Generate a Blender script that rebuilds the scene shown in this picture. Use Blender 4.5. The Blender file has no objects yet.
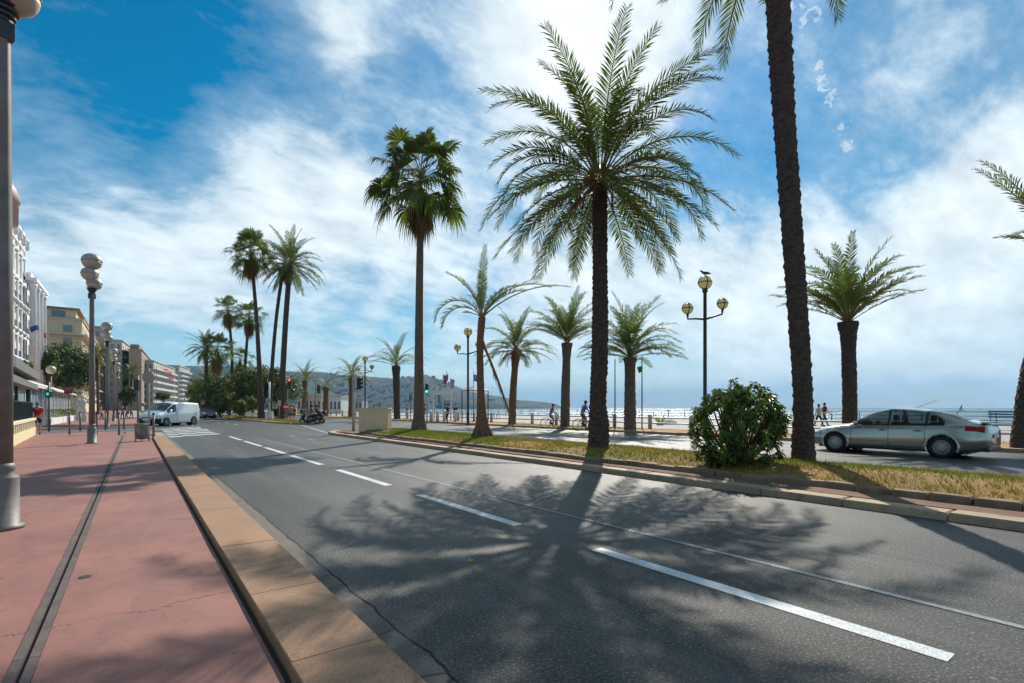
import bpy, bmesh, math, random
from mathutils import Vector, Matrix, noise
R = math.radians; PI = math.pi
rnd = random.Random(7)
sc = bpy.context.scene
COL = sc.collection
# ------------------------------------------------------------------ camera geometry
F = 512.0; HC = 1.5; HY = 407.5
TH = math.atan(377 / 512)
ct, st = math.cos(TH), math.sin(TH)
RV = Vector((ct, -st, 0)); FV = Vector((st, ct, 0))
def gp(px, py, z=0.0):
    Z = (HC - z) * F / (py - HY); u = (px - 512) / F
    p = FV * Z + RV * (u * Z)
    return p.x, p.y
def atX(px, X):
    a = math.atan((px - 512) / F) + TH
    return X / math.tan(a)
def atZ(px, Z, z=0.0):
    p = FV * Z + RV * ((px - 512) / F * Z)
    return Vector((p.x, p.y, z))
def depth(x, y): return x * st + y * ct
def hgt(py, Z): return HC + (HY - py) / F * Z
def pdir(px, py):
    return (FV + RV * ((px - 512) / F) + Vector((0, 0, (HY - py) / F))).normalized()
# ------------------------------------------------------------------ materials
def newmat(name):
    m = bpy.data.materials.new(name); m.use_nodes = True
    nt = m.node_tree; b = nt.nodes['Principled BSDF']
    return m, nt, b
def N(nt, t, **k):
    n = nt.nodes.new(t)
    for a, v in k.items(): setattr(n, a, v)
    return n
def mixcol(nt, fac, a, b, mode='MIX'):
    n = N(nt, 'ShaderNodeMix', data_type='RGBA', blend_type=mode)
    for sock, v in ((n.inputs[0], fac), (n.inputs[6], a), (n.inputs[7], b)):
        if hasattr(v, 'is_output'): nt.links.new(v, sock)
        elif isinstance(v, (tuple, list)): sock.default_value = (*v[:3], 1)
        else: sock.default_value = v
    return n.outputs[2]
def coord(nt, scale=(1, 1, 1)):
    tc = N(nt, 'ShaderNodeTexCoord'); mp = N(nt, 'ShaderNodeMapping')
    mp.inputs['Scale'].default_value = scale
    nt.links.new(tc.outputs['Object'], mp.inputs[0]); return mp.outputs[0]
def noi(nt, vec, scale, detail=4, rough=.55, dist=0):
    n = N(nt, 'ShaderNodeTexNoise'); nt.links.new(vec, n.inputs['Vector'])
    n.inputs['Scale'].default_value = scale; n.inputs['Detail'].default_value = detail
    n.inputs['Roughness'].default_value = rough; n.inputs['Distortion'].default_value = dist
    return n.outputs['Fac']
def rng(nt, v, a, b, c=0., d=1.):
    n = N(nt, 'ShaderNodeMapRange'); nt.links.new(v, n.inputs[0])
    for i, x in enumerate((a, b, c, d)): n.inputs[i + 1].default_value = x
    return n.outputs[0]
def mth(nt, op, a, b=0., c=0.):
    n = N(nt, 'ShaderNodeMath', operation=op)
    for i, v in enumerate((a, b, c)):
        if hasattr(v, 'is_output'): nt.links.new(v, n.inputs[i])
        else: n.inputs[i].default_value = v
    return n.outputs[0]
def bump(nt, b, h, strength=.3, dist=.01):
    n = N(nt, 'ShaderNodeBump'); n.inputs['Strength'].default_value = strength
    n.inputs['Distance'].default_value = dist
    nt.links.new(h, n.inputs['Height']); nt.links.new(n.outputs[0], b.inputs['Normal'])
MC = {}
def M(name, c, rough=.6, c2=None, scale=3., metal=0., bmp=0., bscale=30., spec=.5, emis=None, coat=0., stretch=(1, 1, 1)):
    if name in MC: return MC[name]
    m, nt, b = newmat(name)
    b.inputs['Roughness'].default_value = rough; b.inputs['Metallic'].default_value = metal
    b.inputs['Specular IOR Level'].default_value = spec
    b.inputs['Coat Weight'].default_value = coat
    v = coord(nt, stretch)
    c2 = c2 or tuple(x * .72 for x in c)
    f = noi(nt, v, scale, 5, .6)
    nt.links.new(mixcol(nt, rng(nt, f, .3, .7), c, c2), b.inputs['Base Color'])
    if bmp: bump(nt, b, noi(nt, v, bscale, 4), bmp, .02)
    if emis: b.inputs['Emission Color'].default_value = (*emis[:3], 1); b.inputs['Emission Strength'].default_value = emis[3]
    MC[name] = m; return m
def leafmat(name, c1, c2, trans=.35, scale=1.2, rough=.45):
    if name in MC: return MC[name]
    m, nt, b = newmat(name)
    v = coord(nt); f = rng(nt, noi(nt, v, scale, 6, .7), .3, .7)
    f2 = rng(nt, noi(nt, v, scale * 14, 2, .6), .35, .65)
    c = mixcol(nt, f, c1, c2)
    c = mixcol(nt, f2, c, tuple(x * 1.5 for x in c2), 'MIX') if False else mixcol(nt, mth(nt, 'MULTIPLY', f2, .35), c, (c2[0] * 1.7, c2[1] * 1.5, c2[2] * 1.2))
    nt.links.new(c, b.inputs['Base Color']); b.inputs['Roughness'].default_value = rough
    b.inputs['Specular IOR Level'].default_value = .35
    tr = N(nt, 'ShaderNodeBsdfTranslucent')
    cc = mixcol(nt, .5, c, (.14, .2, .02)); nt.links.new(cc, tr.inputs[0])
    mx = N(nt, 'ShaderNodeMixShader'); mx.inputs[0].default_value = trans
    nt.links.new(b.outputs[0], mx.inputs[1]); nt.links.new(tr.outputs[0], mx.inputs[2])
    nt.links.new(mx.outputs[0], nt.nodes['Material Output'].inputs[0])
    MC[name] = m; return m
def glassmat(name, tint=(.02, .03, .035), alpha=.5):
    if name in MC: return MC[name]
    m, nt, b = newmat(name)
    b.inputs['Base Color'].default_value = (*tint, 1); b.inputs['Roughness'].default_value = .03
    b.inputs['Specular IOR Level'].default_value = .8
    t = N(nt, 'ShaderNodeBsdfTransparent'); t.inputs[0].default_value = (.75, .85, .85, 1)
    mx = N(nt, 'ShaderNodeMixShader'); mx.inputs[0].default_value = alpha
    nt.links.new(b.outputs[0], mx.inputs[1]); nt.links.new(t.outputs[0], mx.inputs[2])
    nt.links.new(mx.outputs[0], nt.nodes['Material Output'].inputs[0]); MC[name] = m; return m
# ------------------------------------------------------------------ mesh builder
class MB:
    def __init__(s): s.v = []; s.f = []; s.m = []
    def add(s, vs, fs, mi=0):
        o = len(s.v); s.v += [tuple(p) for p in vs]
        for f in fs: s.f.append(tuple(i + o for i in f)); s.m.append(mi)
        return s
    def box(s, x0, x1, y0, y1, z0, z1, mi=0, mat=None):
        vs = [Vector((x, y, z)) for z in (z0, z1) for x, y in ((x0, y0), (x1, y0), (x1, y1), (x0, y1))]
        if mat: vs = [mat @ p for p in vs]
        return s.add(vs, [(3, 2, 1, 0), (4, 5, 6, 7), (0, 1, 5, 4), (1, 2, 6, 5), (2, 3, 7, 6), (3, 0, 4, 7)], mi)
    def cbox(s, x0, x1, y0, y1, z0, z1, c=.01, mi=0):   # box with chamfered top edges
        vs = [(x0, y0, z0), (x1, y0, z0), (x1, y1, z0), (x0, y1, z0), (x0, y0, z1 - c), (x1, y0, z1 - c), (x1, y1, z1 - c), (x0, y1, z1 - c),
              (x0 + c, y0 + c, z1), (x1 - c, y0 + c, z1), (x1 - c, y1 - c, z1), (x0 + c, y1 - c, z1)]
        return s.add(vs, [(3, 2, 1, 0), (0, 1, 5, 4), (1, 2, 6, 5), (2, 3, 7, 6), (3, 0, 4, 7), (4, 5, 9, 8), (5, 6, 10, 9), (6, 7, 11, 10), (7, 4, 8, 11), (8, 9, 10, 11)], mi)
    def tube(s, path, rad, n=10, mi=0, cap=True):
        path = [Vector(p) for p in path]
        if not hasattr(rad, '__len__'): rad = [rad] * len(path)
        a = None; rings = []
        for i, p in enumerate(path):
            d = (path[min(i + 1, len(path) - 1)] - path[max(i - 1, 0)])
            d = d.normalized() if d.length > 1e-9 else Vector((0, 0, 1))
            if a is None:
                a = d.cross(Vector((0, 1, 0)) if abs(d.y) < .9 else Vector((1, 0, 0))).normalized()
            a = (a - d * a.dot(d)).normalized(); b = d.cross(a)
            rings.append([p + (a * math.cos(2 * PI * k / n) + b * math.sin(2 * PI * k / n)) * rad[i] for k in range(n)])
        vs = [q for r in rings for q in r]; fs = []
        for i in range(len(path) - 1):
            for k in range(n):
                k2 = (k + 1) % n
                fs.append((i * n + k, i * n + k2, (i + 1) * n + k2, (i + 1) * n + k))
        if cap: fs.append(tuple(range(n - 1, -1, -1))); fs.append(tuple((len(path) - 1) * n + k for k in range(n)))
        return s.add(vs, fs, mi)
    def lathe(s, prof, n=20, c=(0, 0, 0), mi=0, axis='z', cap=True):
        vs = []
        for r, z in prof:
            for k in range(n):
                a = 2 * PI * k / n
                q = (r * math.cos(a), r * math.sin(a), z)
                if axis == 'x': q = (z, q[0], q[1])
                if axis == 'y': q = (q[0], z, q[1])
                vs.append((q[0] + c[0], q[1] + c[1], q[2] + c[2]))
        fs = []
        for i in range(len(prof) - 1):
            for k in range(n):
                k2 = (k + 1) % n
                fs.append((i * n + k, i * n + k2, (i + 1) * n + k2, (i + 1) * n + k))
        if cap: fs.append(tuple(range(n - 1, -1, -1))); fs.append(tuple((len(prof) - 1) * n + k for k in range(n)))
        return s.add(vs, fs, mi)
    def ball(s, c, rx, ry=None, rz=None, n=14, mi=0):
        ry = ry or rx; rz = rz or rx; m = max(6, n // 2 + 1)
        vs = []; fs = []
        for i in range(m + 1):
            t = PI * i / m
            for k in range(n):
                a = 2 * PI * k / n
                vs.append((c[0] + rx * math.sin(t) * math.cos(a), c[1] + ry * math.sin(t) * math.sin(a), c[2] - rz * math.cos(t)))
        for i in range(m):
            for k in range(n):
                k2 = (k + 1) % n; fs.append((i * n + k, i * n + k2, (i + 1) * n + k2, (i + 1) * n + k))
        return s.add(vs, fs, mi)
    def prism(s, poly, z0, z1, mi=0, top_only=False):
        n = len(poly)
        vs = [(x, y, z0) for x, y in poly] + [(x, y, z1) for x, y in poly]
        fs = [tuple(range(n, 2 * n))]
        if not top_only: fs.append(tuple(range(n - 1, -1, -1)))
        fs += [(i, (i + 1) % n, n + (i + 1) % n, n + i) for i in range(n)]
        return s.add(vs, fs, mi)
    def build(s, name, mats, parent=None, smooth=False, loc=None, rz=0):
        me = bpy.data.meshes.new(name); me.from_pydata(s.v, [], s.f)
        if not isinstance(mats, (list, tuple)): mats = [mats]
        for m in mats: me.materials.append(m)
        if len(mats) > 1: me.polygons.foreach_set('material_index', s.m)
        if smooth: me.polygons.foreach_set('use_smooth', [True] * len(me.polygons))
        me.update()
        o = bpy.data.objects.new(name, me); COL.objects.link(o)
        if parent: o.parent = parent
        if loc is not None: o.location = loc
        o.rotation_euler.z = rz
        return o
def tag(o, label, cat, group=None, kind=None):
    o['label'] = label; o['category'] = cat
    if group: o['group'] = group
    if kind: o['kind'] = kind
    return o
def thing(name, label, cat, loc=(0, 0, 0), rz=0, group=None):
    o = bpy.data.objects.new(name, None); COL.objects.link(o)
    o.empty_display_size = .2
    o.location = loc; o.rotation_euler = (0, 0, rz)
    return tag(o, label, cat, group)
def struct(o, label, cat='ground'): return tag(o, label, cat, None, 'structure')
def dup(root, loc, rz, label, group=None):
    def cp(o, par):
        c = o.copy(); COL.objects.link(c)
        if par: c.parent = par
        for ch in list(o.children): cp(ch, c)
        return c
    r = cp(root, None); r.location = loc; r.rotation_euler = (0, 0, rz); r['label'] = label
    if group: r['group'] = group
    return r
def ngrid(nx, ny): return [(i * (ny + 1) + j, (i + 1) * (ny + 1) + j, (i + 1) * (ny + 1) + j + 1, i * (ny + 1) + j + 1) for i in range(nx) for j in range(ny)]

# ================================================================== WORLD
SUN_EL = R(40); SUN_AZ_OFF = R(12.5)            # off camera axis, to the right
sa = TH + SUN_AZ_OFF                           # angle from +Y towards +X
sdir = Vector((math.sin(sa) * math.cos(SUN_EL), math.cos(sa) * math.cos(SUN_EL), math.sin(SUN_EL)))
w = bpy.data.worlds.new("World"); sc.world = w; w.use_nodes = True
nt = w.node_tree; bg = nt.nodes['Background']
sky = N(nt, 'ShaderNodeTexSky', sky_type='NISHITA'); sky.sun_disc = False
sky.sun_elevation = SUN_EL; sky.sun_rotation = sa
sky.air_density = 1.0; sky.dust_density = .4; sky.ozone_density = 3.0
tc = N(nt, 'ShaderNodeTexCoord'); D = tc.outputs['Generated']
hs = N(nt, 'ShaderNodeHueSaturation'); hs.inputs['Saturation'].default_value = 2.5; hs.inputs['Value'].default_value = .86
hs.inputs['Hue'].default_value = .482
nt.links.new(sky.outputs[0], hs.inputs['Color'])
sep = N(nt, 'ShaderNodeSeparateXYZ'); nt.links.new(D, sep.inputs[0])
# cloud plane coordinates
den = mth(nt, 'ADD', mth(nt, 'MAXIMUM', sep.outputs[2], 0.0), .42)
cx_ = mth(nt, 'DIVIDE', sep.outputs[0], den); cy_ = mth(nt, 'DIVIDE', sep.outputs[1], den)
cmb = N(nt, 'ShaderNodeCombineXYZ'); nt.links.new(cx_, cmb.inputs[0]); nt.links.new(cy_, cmb.inputs[1])
mp = N(nt, 'ShaderNodeMapping'); mp.inputs['Rotation'].default_value = (0, 0, R(20)); mp.inputs['Scale'].default_value = (1.45, 2.2, 1)
mp.inputs['Location'].default_value = (3.1, .7, 0)
nt.links.new(cmb.outputs[0], mp.inputs[0])
n1 = noi(nt, mp.outputs[0], .95, 9, .56, .12)
n2 = noi(nt, mp.outputs[0], 4.6, 9, .6, .25)
n4 = noi(nt, mp.outputs[0], 17, 6, .62, .2)
base = mth(nt, 'ADD', mth(nt, 'ADD', mth(nt, 'MULTIPLY', n1, .52), mth(nt, 'MULTIPLY', n2, .40)), mth(nt, 'MULTIPLY', n4, .12))
acc = base
BL = [(60, 40, .40, -.26), (230, 30, .26, -.16), (320, 30, .14, .17), (240, 115, .13, .15), (60, 120, .08, .10), (130, 60, .12, .06), (130, 120, .20, -.12), (40, 230, .22, .10), (180, 220, .22, .16), (300, 190, .22, .20),
      (400, 240, .22, .12), (340, 30, .08, .10), (170, 290, .12, .04), (520, 60, .26, .14), (600, 20, .28, .26), (640, 90, .16, .08), (450, 110, .18, -.06),
      (720, 130, .16, -.08), (700, 60, .12, -.06), (940, 60, .25, .06), (880, 185, .12, -.12), (930, 120, .14, -.10), (800, 130, .10, -.10), (930, 250, .30, .12), (740, 320, .28, .18),
      (1000, 180, .14, .10), (880, 120, .10, .05), (560, 340, .3, .08), (800, 262, .10, .04), (120, 360, .18, -.14), (230, 350, .1, -.05), (120, 260, .3, .10), (300, 270, .3, .14), (500, 250, .35, .12), (650, 260, .3, .12), (850, 310, .35, .14), (1000, 300, .3, .12)]
for px, py, r, wt in BL:
    vd = N(nt, 'ShaderNodeVectorMath', operation='DISTANCE'); nt.links.new(D, vd.inputs[0]); vd.inputs[1].default_value = pdir(px, py)
    mr = N(nt, 'ShaderNodeMapRange', interpolation_type='SMOOTHERSTEP'); nt.links.new(vd.outputs['Value'], mr.inputs[0])
    for i, x in enumerate((0., r, wt, 0.)): mr.inputs[i + 1].default_value = x
    acc = mth(nt, 'ADD', acc, mr.outputs[0])
cl = N(nt, 'ShaderNodeMapRange', interpolation_type='SMOOTHSTEP'); nt.links.new(acc, cl.inputs[0])
cl.inputs[1].default_value = .40; cl.inputs[2].default_value = .73; cl.inputs[4].default_value = .93
# little broken white puffs
n3 = noi(nt, D, 70, 6, .7, .8)
puff = None
for px, py, r in ((801, 4, .03), (808, 22, .028), (817, 68, .016), (821, 86, .022), (832, 98, .018), (842, 128, .020), (847, 146, .014)):
    vd = N(nt, 'ShaderNodeVectorMath', operation='DISTANCE'); nt.links.new(D, vd.inputs[0]); vd.inputs[1].default_value = pdir(px, py)
    q = rng(nt, vd.outputs['Value'], 0, r, 1, 0); puff = q if puff is None else mth(nt, 'MAXIMUM', puff, q)
puff = mth(nt, 'MULTIPLY', rng(nt, puff, .12, .4), rng(nt, mth(nt, 'ADD', mth(nt, 'MULTIPLY', puff, .35), mth(nt, 'MULTIPLY', mth(nt, 'SUBTRACT', n3, .5), 2.2)), .16, .36))
veil = rng(nt, mth(nt, 'ADD', acc, mth(nt, 'MULTIPLY', mth(nt, 'SUBTRACT', n4, .5), .25)), .20, .58, 0, .42)
fac = mth(nt, 'MAXIMUM', mth(nt, 'MAXIMUM', cl.outputs[0], veil), mth(nt, 'MULTIPLY', puff, .85))
shade = rng(nt, n2, .3, .7, .82, 1.06)
cc = N(nt, 'ShaderNodeMix', data_type='RGBA'); cc.inputs[6].default_value = (6.0, 7.7, 8.8, 1); cc.inputs[7].default_value = (11.8, 12.3, 12.3, 1)
nt.links.new(rng(nt, acc, .5, .95), cc.inputs[0])
sc_ = N(nt, 'ShaderNodeVectorMath', operation='SCALE'); nt.links.new(cc.outputs[2], sc_.inputs[0]); nt.links.new(shade, sc_.inputs[3])
final = mixcol(nt, fac, hs.outputs[0], sc_.outputs[0])
# pale band of air low over the horizon
hz = rng(nt, sep.outputs[2], 0.0, .26, .6, 0.)
final = mixcol(nt, hz, final, (7.6, 9.4, 10.0))
nt.links.new(final, bg.inputs[0]); bg.inputs[1].default_value = .082
sun = bpy.data.lights.new('sun', 'SUN'); sun.energy = 5.0; sun.angle = R(.5); sun.color = (1, .935, .83)
so = bpy.data.objects.new('sun', sun); COL.objects.link(so)
so.rotation_euler = (-sdir).to_track_quat('-Z', 'Y').to_euler()
cam = bpy.data.cameras.new('camera'); co = bpy.data.objects.new('camera', cam); COL.objects.link(co)
co.location = (0, 0, HC); co.rotation_euler = (R(90), 0, -TH)
cam.lens = 18; cam.sensor_width = 36; cam.shift_y = (HY - 341.5) / 1024; cam.clip_start = .1; cam.clip_end = 30000
sc.camera = co
vs_ = sc.view_settings; vs_.view_transform = 'Standard'; vs_.look = 'None'; vs_.exposure = 0.35; vs_.gamma = 1
sc.render.engine = 'CYCLES'; sc.cycles.max_bounces = 6; sc.cycles.transparent_max_bounces = 12
sc.cycles.sample_clamp_indirect = 4

# ================================================================== GROUND
KL = .67; KR = 1.17; GR = 1.42
def plane(name, x0, x1, y0, y1, z, m): return MB().add([(x0, y0, z), (x1, y0, z), (x1, y1, z), (x0, y1, z)], [(0, 1, 2, 3)]).build(name, m)
m_ground = M('ground_mat', (.30, .28, .24), .9, (.20, .20, .15), .02)
struct(plane('ground', -1500, 56, -150, 1500, -.03, m_ground), 'pale city ground stretching away beyond the roads', 'ground')
# seawall edge
struct(MB().box(55.7, 56.3, -150, 1500, -6, .10).build('sea_wall', M('wallstone', (.42, .40, .36), .8)), 'low stone sea wall along the promenade edge', 'wall')
# sea
m, nt, b = newmat('sea'); b.inputs['Base Color'].default_value = (.010, .085, .13, 1); b.inputs['Roughness'].default_value = .24
b.inputs['IOR'].default_value = 1.33
v = coord(nt, (1, 1, 1))
h = mth(nt, 'ADD', noi(nt, v, .12, 6, .65, .4), mth(nt, 'MULTIPLY', noi(nt, v, 1.1, 4, .6), .35))
bump(nt, b, h, 1.0, 1.3)
plane('sea', -3000, 9000, -3000, 9000, -4, m)
struct(bpy.data.objects['sea'], 'blue sea glittering under the sun to the horizon', 'sea')
# asphalt
m, nt, b = newmat('asphalt'); v = coord(nt)
big = rng(nt, noi(nt, coord(nt, (1, .25, 1)), .7, 5, .6), .35, .65)
fine = noi(nt, v, 48, 5, .85); spk = rng(nt, fine, .53, .66); pit = rng(nt, fine, .47, .34)
c = mixcol(nt, big, (.014, .0155, .0155), (.036, .037, .034))
c = mixcol(nt, mth(nt, 'MULTIPLY', spk, .75), c, (.38, .37, .34)); c = mixcol(nt, mth(nt, 'MULTIPLY', pit, .85), c, (.018, .020, .022))
vo = N(nt, 'ShaderNodeTexVoronoi', feature='DISTANCE_TO_EDGE'); vo.inputs['Scale'].default_value = .22
vv = N(nt, 'ShaderNodeMix', data_type='VECTOR'); nd = N(nt, 'ShaderNodeTexNoise'); nd.inputs['Scale'].default_value = 1.3; nd.inputs['Detail'].default_value = 5
nt.links.new(v, nd.inputs['Vector']); vv.inputs[0].default_value = .35; nt.links.new(v, vv.inputs[4]); nt.links.new(nd.outputs['Color'], vv.inputs[5]); nt.links.new(vv.outputs[1], vo.inputs['Vector'])
crk = mth(nt, 'MULTIPLY', rng(nt, vo.outputs['Distance'], 0, .0018, 1, 0), rng(nt, noi(nt, v, .3, 2), .52, .58))
c = mixcol(nt, mth(nt, 'MULTIPLY', crk, .75), c, (.02, .02, .022))
# pale droppings and gum spots
sx = N(nt, 'ShaderNodeSeparateXYZ'); nt.links.new(v, sx.inputs[0])
tr = mth(nt, 'ABSOLUTE', mth(nt, 'SINE', mth(nt, 'MULTIPLY', sx.outputs[0], 1.75)))
stv = noi(nt, coord(nt, (1, .06, 1)), 3.2, 5, .6)
c = mixcol(nt, mth(nt, 'MULTIPLY', mth(nt, 'MULTIPLY', tr, rng(nt, stv, .4, .65)), .45), c, (.13, .125, .115))
oil = rng(nt, noi(nt, coord(nt, (1, .5, 1)), 1.6, 6, .7, .5), .60, .74); c = mixcol(nt, mth(nt, 'MULTIPLY', oil, .6), c, (.018, .018, .017))
v3 = N(nt, 'ShaderNodeTexVoronoi'); v3.inputs['Scale'].default_value = 1.5; nt.links.new(v, v3.inputs['Vector'])
c = mixcol(nt, mth(nt, 'MULTIPLY', rng(nt, v3.outputs['Distance'], .028, .04, 1, 0), rng(nt, noi(nt, v, 2.3, 1), .5, .55, 0, .5)), c, (.3, .3, .28))
nt.links.new(c, b.inputs['Base Color']); nt.links.new(rng(nt, fine, .3, .7, .62, .42), b.inputs['Roughness']); b.inputs['Specular IOR Level'].default_value = .27
bump(nt, b, fine, .9, .010); ASPH = m
struct(plane('road', GR - .02, 23.5, -60, 700, 0, ASPH), 'grey asphalt boulevard running towards the hills, sun and palm shadows on it', 'road')
# pavement
m, nt, b = newmat('pavement'); v = coord(nt)
f1 = rng(nt, noi(nt, v, .9, 6, .6), .35, .65); fine = noi(nt, v, 75, 4, .78)
c = mixcol(nt, f1, (.285, .120, .092), (.20, .086, .070)); c = mixcol(nt, rng(nt, noi(nt, coord(nt, (1, .5, 1)), 3.4, 8, .75, .6), .48, .70, 0, .45), c, (.085, .05, .042))
c = mixcol(nt, rng(nt, fine, .55, .75, 0, .35), c, (.42, .24, .22)); c = mixcol(nt, rng(nt, fine, .42, .3, 0, .55), c, (.08, .035, .035))
s_ = N(nt, 'ShaderNodeSeparateXYZ'); nt.links.new(v, s_.inputs[0])
wob = mth(nt, 'MULTIPLY', noi(nt, v, 1.1, 5, .6), .9)
yy = mth(nt, 'FRACT', mth(nt, 'DIVIDE', mth(nt, 'ADD', s_.outputs[1], wob), 3.3))
ck = rng(nt, mth(nt, 'ABSOLUTE', mth(nt, 'SUBTRACT', yy, .5)), 0, .0035, 1, 0)
ck = mth(nt, 'MULTIPLY', ck, rng(nt, noi(nt, v, .6, 2), .42, .5))
c = mixcol(nt, mth(nt, 'MULTIPLY', ck, .8), c, (.05, .03, .03))
v3 = N(nt, 'ShaderNodeTexVoronoi'); v3.inputs['Scale'].default_value = 4.5; nt.links.new(v, v3.inputs['Vector'])
c = mixcol(nt, mth(nt, 'MULTIPLY', rng(nt, v3.outputs['Distance'], .05, .09, 1, 0), rng(nt, noi(nt, v, 1.7, 2), .56, .6)), c, (.06, .04, .04))
nt.links.new(c, b.inputs['Base Color']); b.inputs['Roughness'].default_value = .72
bump(nt, b, mth(nt, 'SUBTRACT', fine, mth(nt, 'MULTIPLY', ck, 2.)), .4, .006); PAVE = m
mb = MB()
mb.box(-60, -.56, -40, 38.5, -.1, .06); mb.box(-.44, KL - .035, -40, 34, -.1, .06); mb.box(-.44, .9, 34, 38.5, -.1, .04)
mb.box(-60, 1.2, 46, 90, -.1, .06); mb.box(-60, -3, 90, 700, -.1, .058)
struct(mb.build('pavement', PAVE), 'worn red pavement beside the road on the left', 'pavement')
struct(MB().box(-60, GR + .05, 38.5, 46, -.1, .012).build('side_street', M('sideasph', (.075, .08, .085), .8, (.05, .055, .06), 1.5)), 'asphalt side street crossing the red pavement', 'street')
# slot drain
mb = MB(); m_st = M('drainstone', (.12, .085, .08), .8, (.07, .055, .05), 6, bmp=.4)
y = -6.
while y < 34:
    y2 = y + .5
    mb.box(-.558, -.512, y, y2 - .006, -.06, .066); mb.box(-.488, -.442, y, y2 - .006, -.06, .066); y = y2
mb.box(-.512, -.488, -6, 34, -.06, .03)
struct(mb.build('slot_drain', m_st), 'narrow double slot drain of dark stone sunk in the red pavement', 'drain')
# left kerb (orange stone)
m, nt, b = newmat('kerb_orange'); v = coord(nt)
c = mixcol(nt, rng(nt, noi(nt, v, 1.3, 5, .6), .35, .65), (.27, .132, .062), (.17, .086, .045))
c = mixcol(nt, rng(nt, noi(nt, v, 130, 2, .7), .42, .62, 0, .45), c, (.46, .30, .17)); c = mixcol(nt, rng(nt, noi(nt, v, 90, 2, .7), .42, .3, 0, .6), c, (.12, .07, .04))
c = mixcol(nt, rng(nt, noi(nt, v, 4, 6, .7), .56, .7, 0, .55), c, (.17, .11, .08))
nt.links.new(c, b.inputs['Base Color']); b.inputs['Roughness'].default_value = .7
bump(nt, b, noi(nt, v, 60, 4, .7), .4, .008); KO = m
mb = MB(); y = -3.4
while y < 28.6:
    L = 1.5 + rnd.uniform(-.5, .5); dz = rnd.uniform(-.002, .002); dx = rnd.uniform(-.003, .003)
    mb.cbox(KL + dx, KR + dx, y, y + L - .002, -.1, .135 + dz, .006); y += L
mb.cbox(KL, KR + .05, y, y + .9, -.1, .09, .02)
struct(mb.build('kerb_stones', KO), 'broad orange stone kerb between the red pavement and the road', 'kerb')
struct(MB().box(KL - .034, KL - .002, -4, 29, -.06, .035).build('kerb_groove', M('groove', (.07, .035, .028), .9)), 'dark groove along the foot of the orange kerb', 'gutter')
# gutter
m, nt, b = newmat('gutterstone'); v = coord(nt)
c = mixcol(nt, rng(nt, noi(nt, v, 2.2, 6, .65), .35, .65), (.13, .105, .085), (.06, .052, .045))
c = mixcol(nt, rng(nt, noi(nt, v, 100, 2, .7), .45, .6, 0, .5), c, (.26, .23, .2))
vo = N(nt, 'ShaderNodeTexVoronoi', feature='DISTANCE_TO_EDGE'); vo.inputs['Scale'].default_value = 1.1; nt.links.new(v, vo.inputs['Vector'])
ck = mth(nt, 'MULTIPLY', rng(nt, vo.outputs['Distance'], 0, .012, 1, 0), rng(nt, noi(nt, v, 1., 3), .47, .53))
c = mixcol(nt, ck, c, (.02, .02, .018)); nt.links.new(c, b.inputs['Base Color']); b.inputs['Roughness'].default_value = .8
bump(nt, b, mth(nt, 'SUBTRACT', noi(nt, v, 40, 5, .7), ck), .6, .01)
mb = MB(); vs = []; n = 330
for i in range(n + 1):
    yy = -3 + i * .1; e = GR + .028 * noise.noise(Vector((0, yy * 2.3, 1))) + .02 * noise.noise(Vector((0, yy * 9, 3)))
    vs += [(KR - .02, yy, -.012), (e, yy, .006)]
mb.add(vs, [(2 * i, 2 * i + 1, 2 * i + 3, 2 * i + 2) for i in range(n)])
mb2 = MB(); vs = []
for i in range(n + 1):
    yy = -3 + i * .1; e = GR + .028 * noise.noise(Vector((0, yy * 2.3, 1))) + .02 * noise.noise(Vector((0, yy * 9, 3))); wd_ = .006 + .014 * max(0, noise.noise(Vector((3, yy * 1.7, 1))) + .2)
    vs += [(e - .002, yy, .009), (e + wd_, yy, .009)]
mb2.add(vs, [(2 * i, 2 * i + 1, 2 * i + 3, 2 * i + 2) for i in range(n)])
struct(mb2.build('gutter_seam', M('groove', (.07, .035, .028), .9) if False else M('seam', (.012, .012, .011), .9)), 'dark broken seam between the stone gutter and the asphalt', 'gutter')
struct(mb.build('gutter', m), 'cracked stone gutter between the orange kerb and the asphalt', 'gutter')

# markings
m, nt, b = newmat('road_paint'); v = coord(nt)
wr = noi(nt, v, 75, 4, .75); wr2 = noi(nt, v, 1.4, 4, .7)
holes = rng(nt, mth(nt, 'ADD', wr, mth(nt, 'MULTIPLY', wr2, .5)), .72, .95, 0, .9)
nt.links.new(mixcol(nt, holes, (.56, .59, .60), (.11, .12, .12)), b.inputs['Base Color']); b.inputs['Roughness'].default_value = .55
bump(nt, b, wr, .4, .004); PAINT = m
m2, nt, b = newmat('road_paint_worn'); v = coord(nt)
wr = noi(nt, v, 60, 4, .75); wr2 = noi(nt, v, .8, 4, .7)
holes = rng(nt, mth(nt, 'ADD', wr, mth(nt, 'MULTIPLY', wr2, .6)), .70, .92, .35, 1)
nt.links.new(mixcol(nt, holes, (.32, .35, .37), (.09, .10, .10)), b.inputs['Base Color']); b.inputs['Roughness'].default_value = .6; PAINTW = m2
def strip(mb, p, q, wd, z=.004):
    p = Vector((p[0], p[1], z)); q = Vector((q[0], q[1], z)); d = (q - p).normalized(); s = Vector((-d.y, d.x, 0)) * wd / 2
    mb.add([p - s, q - s, q + s, p + s], [(0, 1, 2, 3)])
mb = MB()
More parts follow.
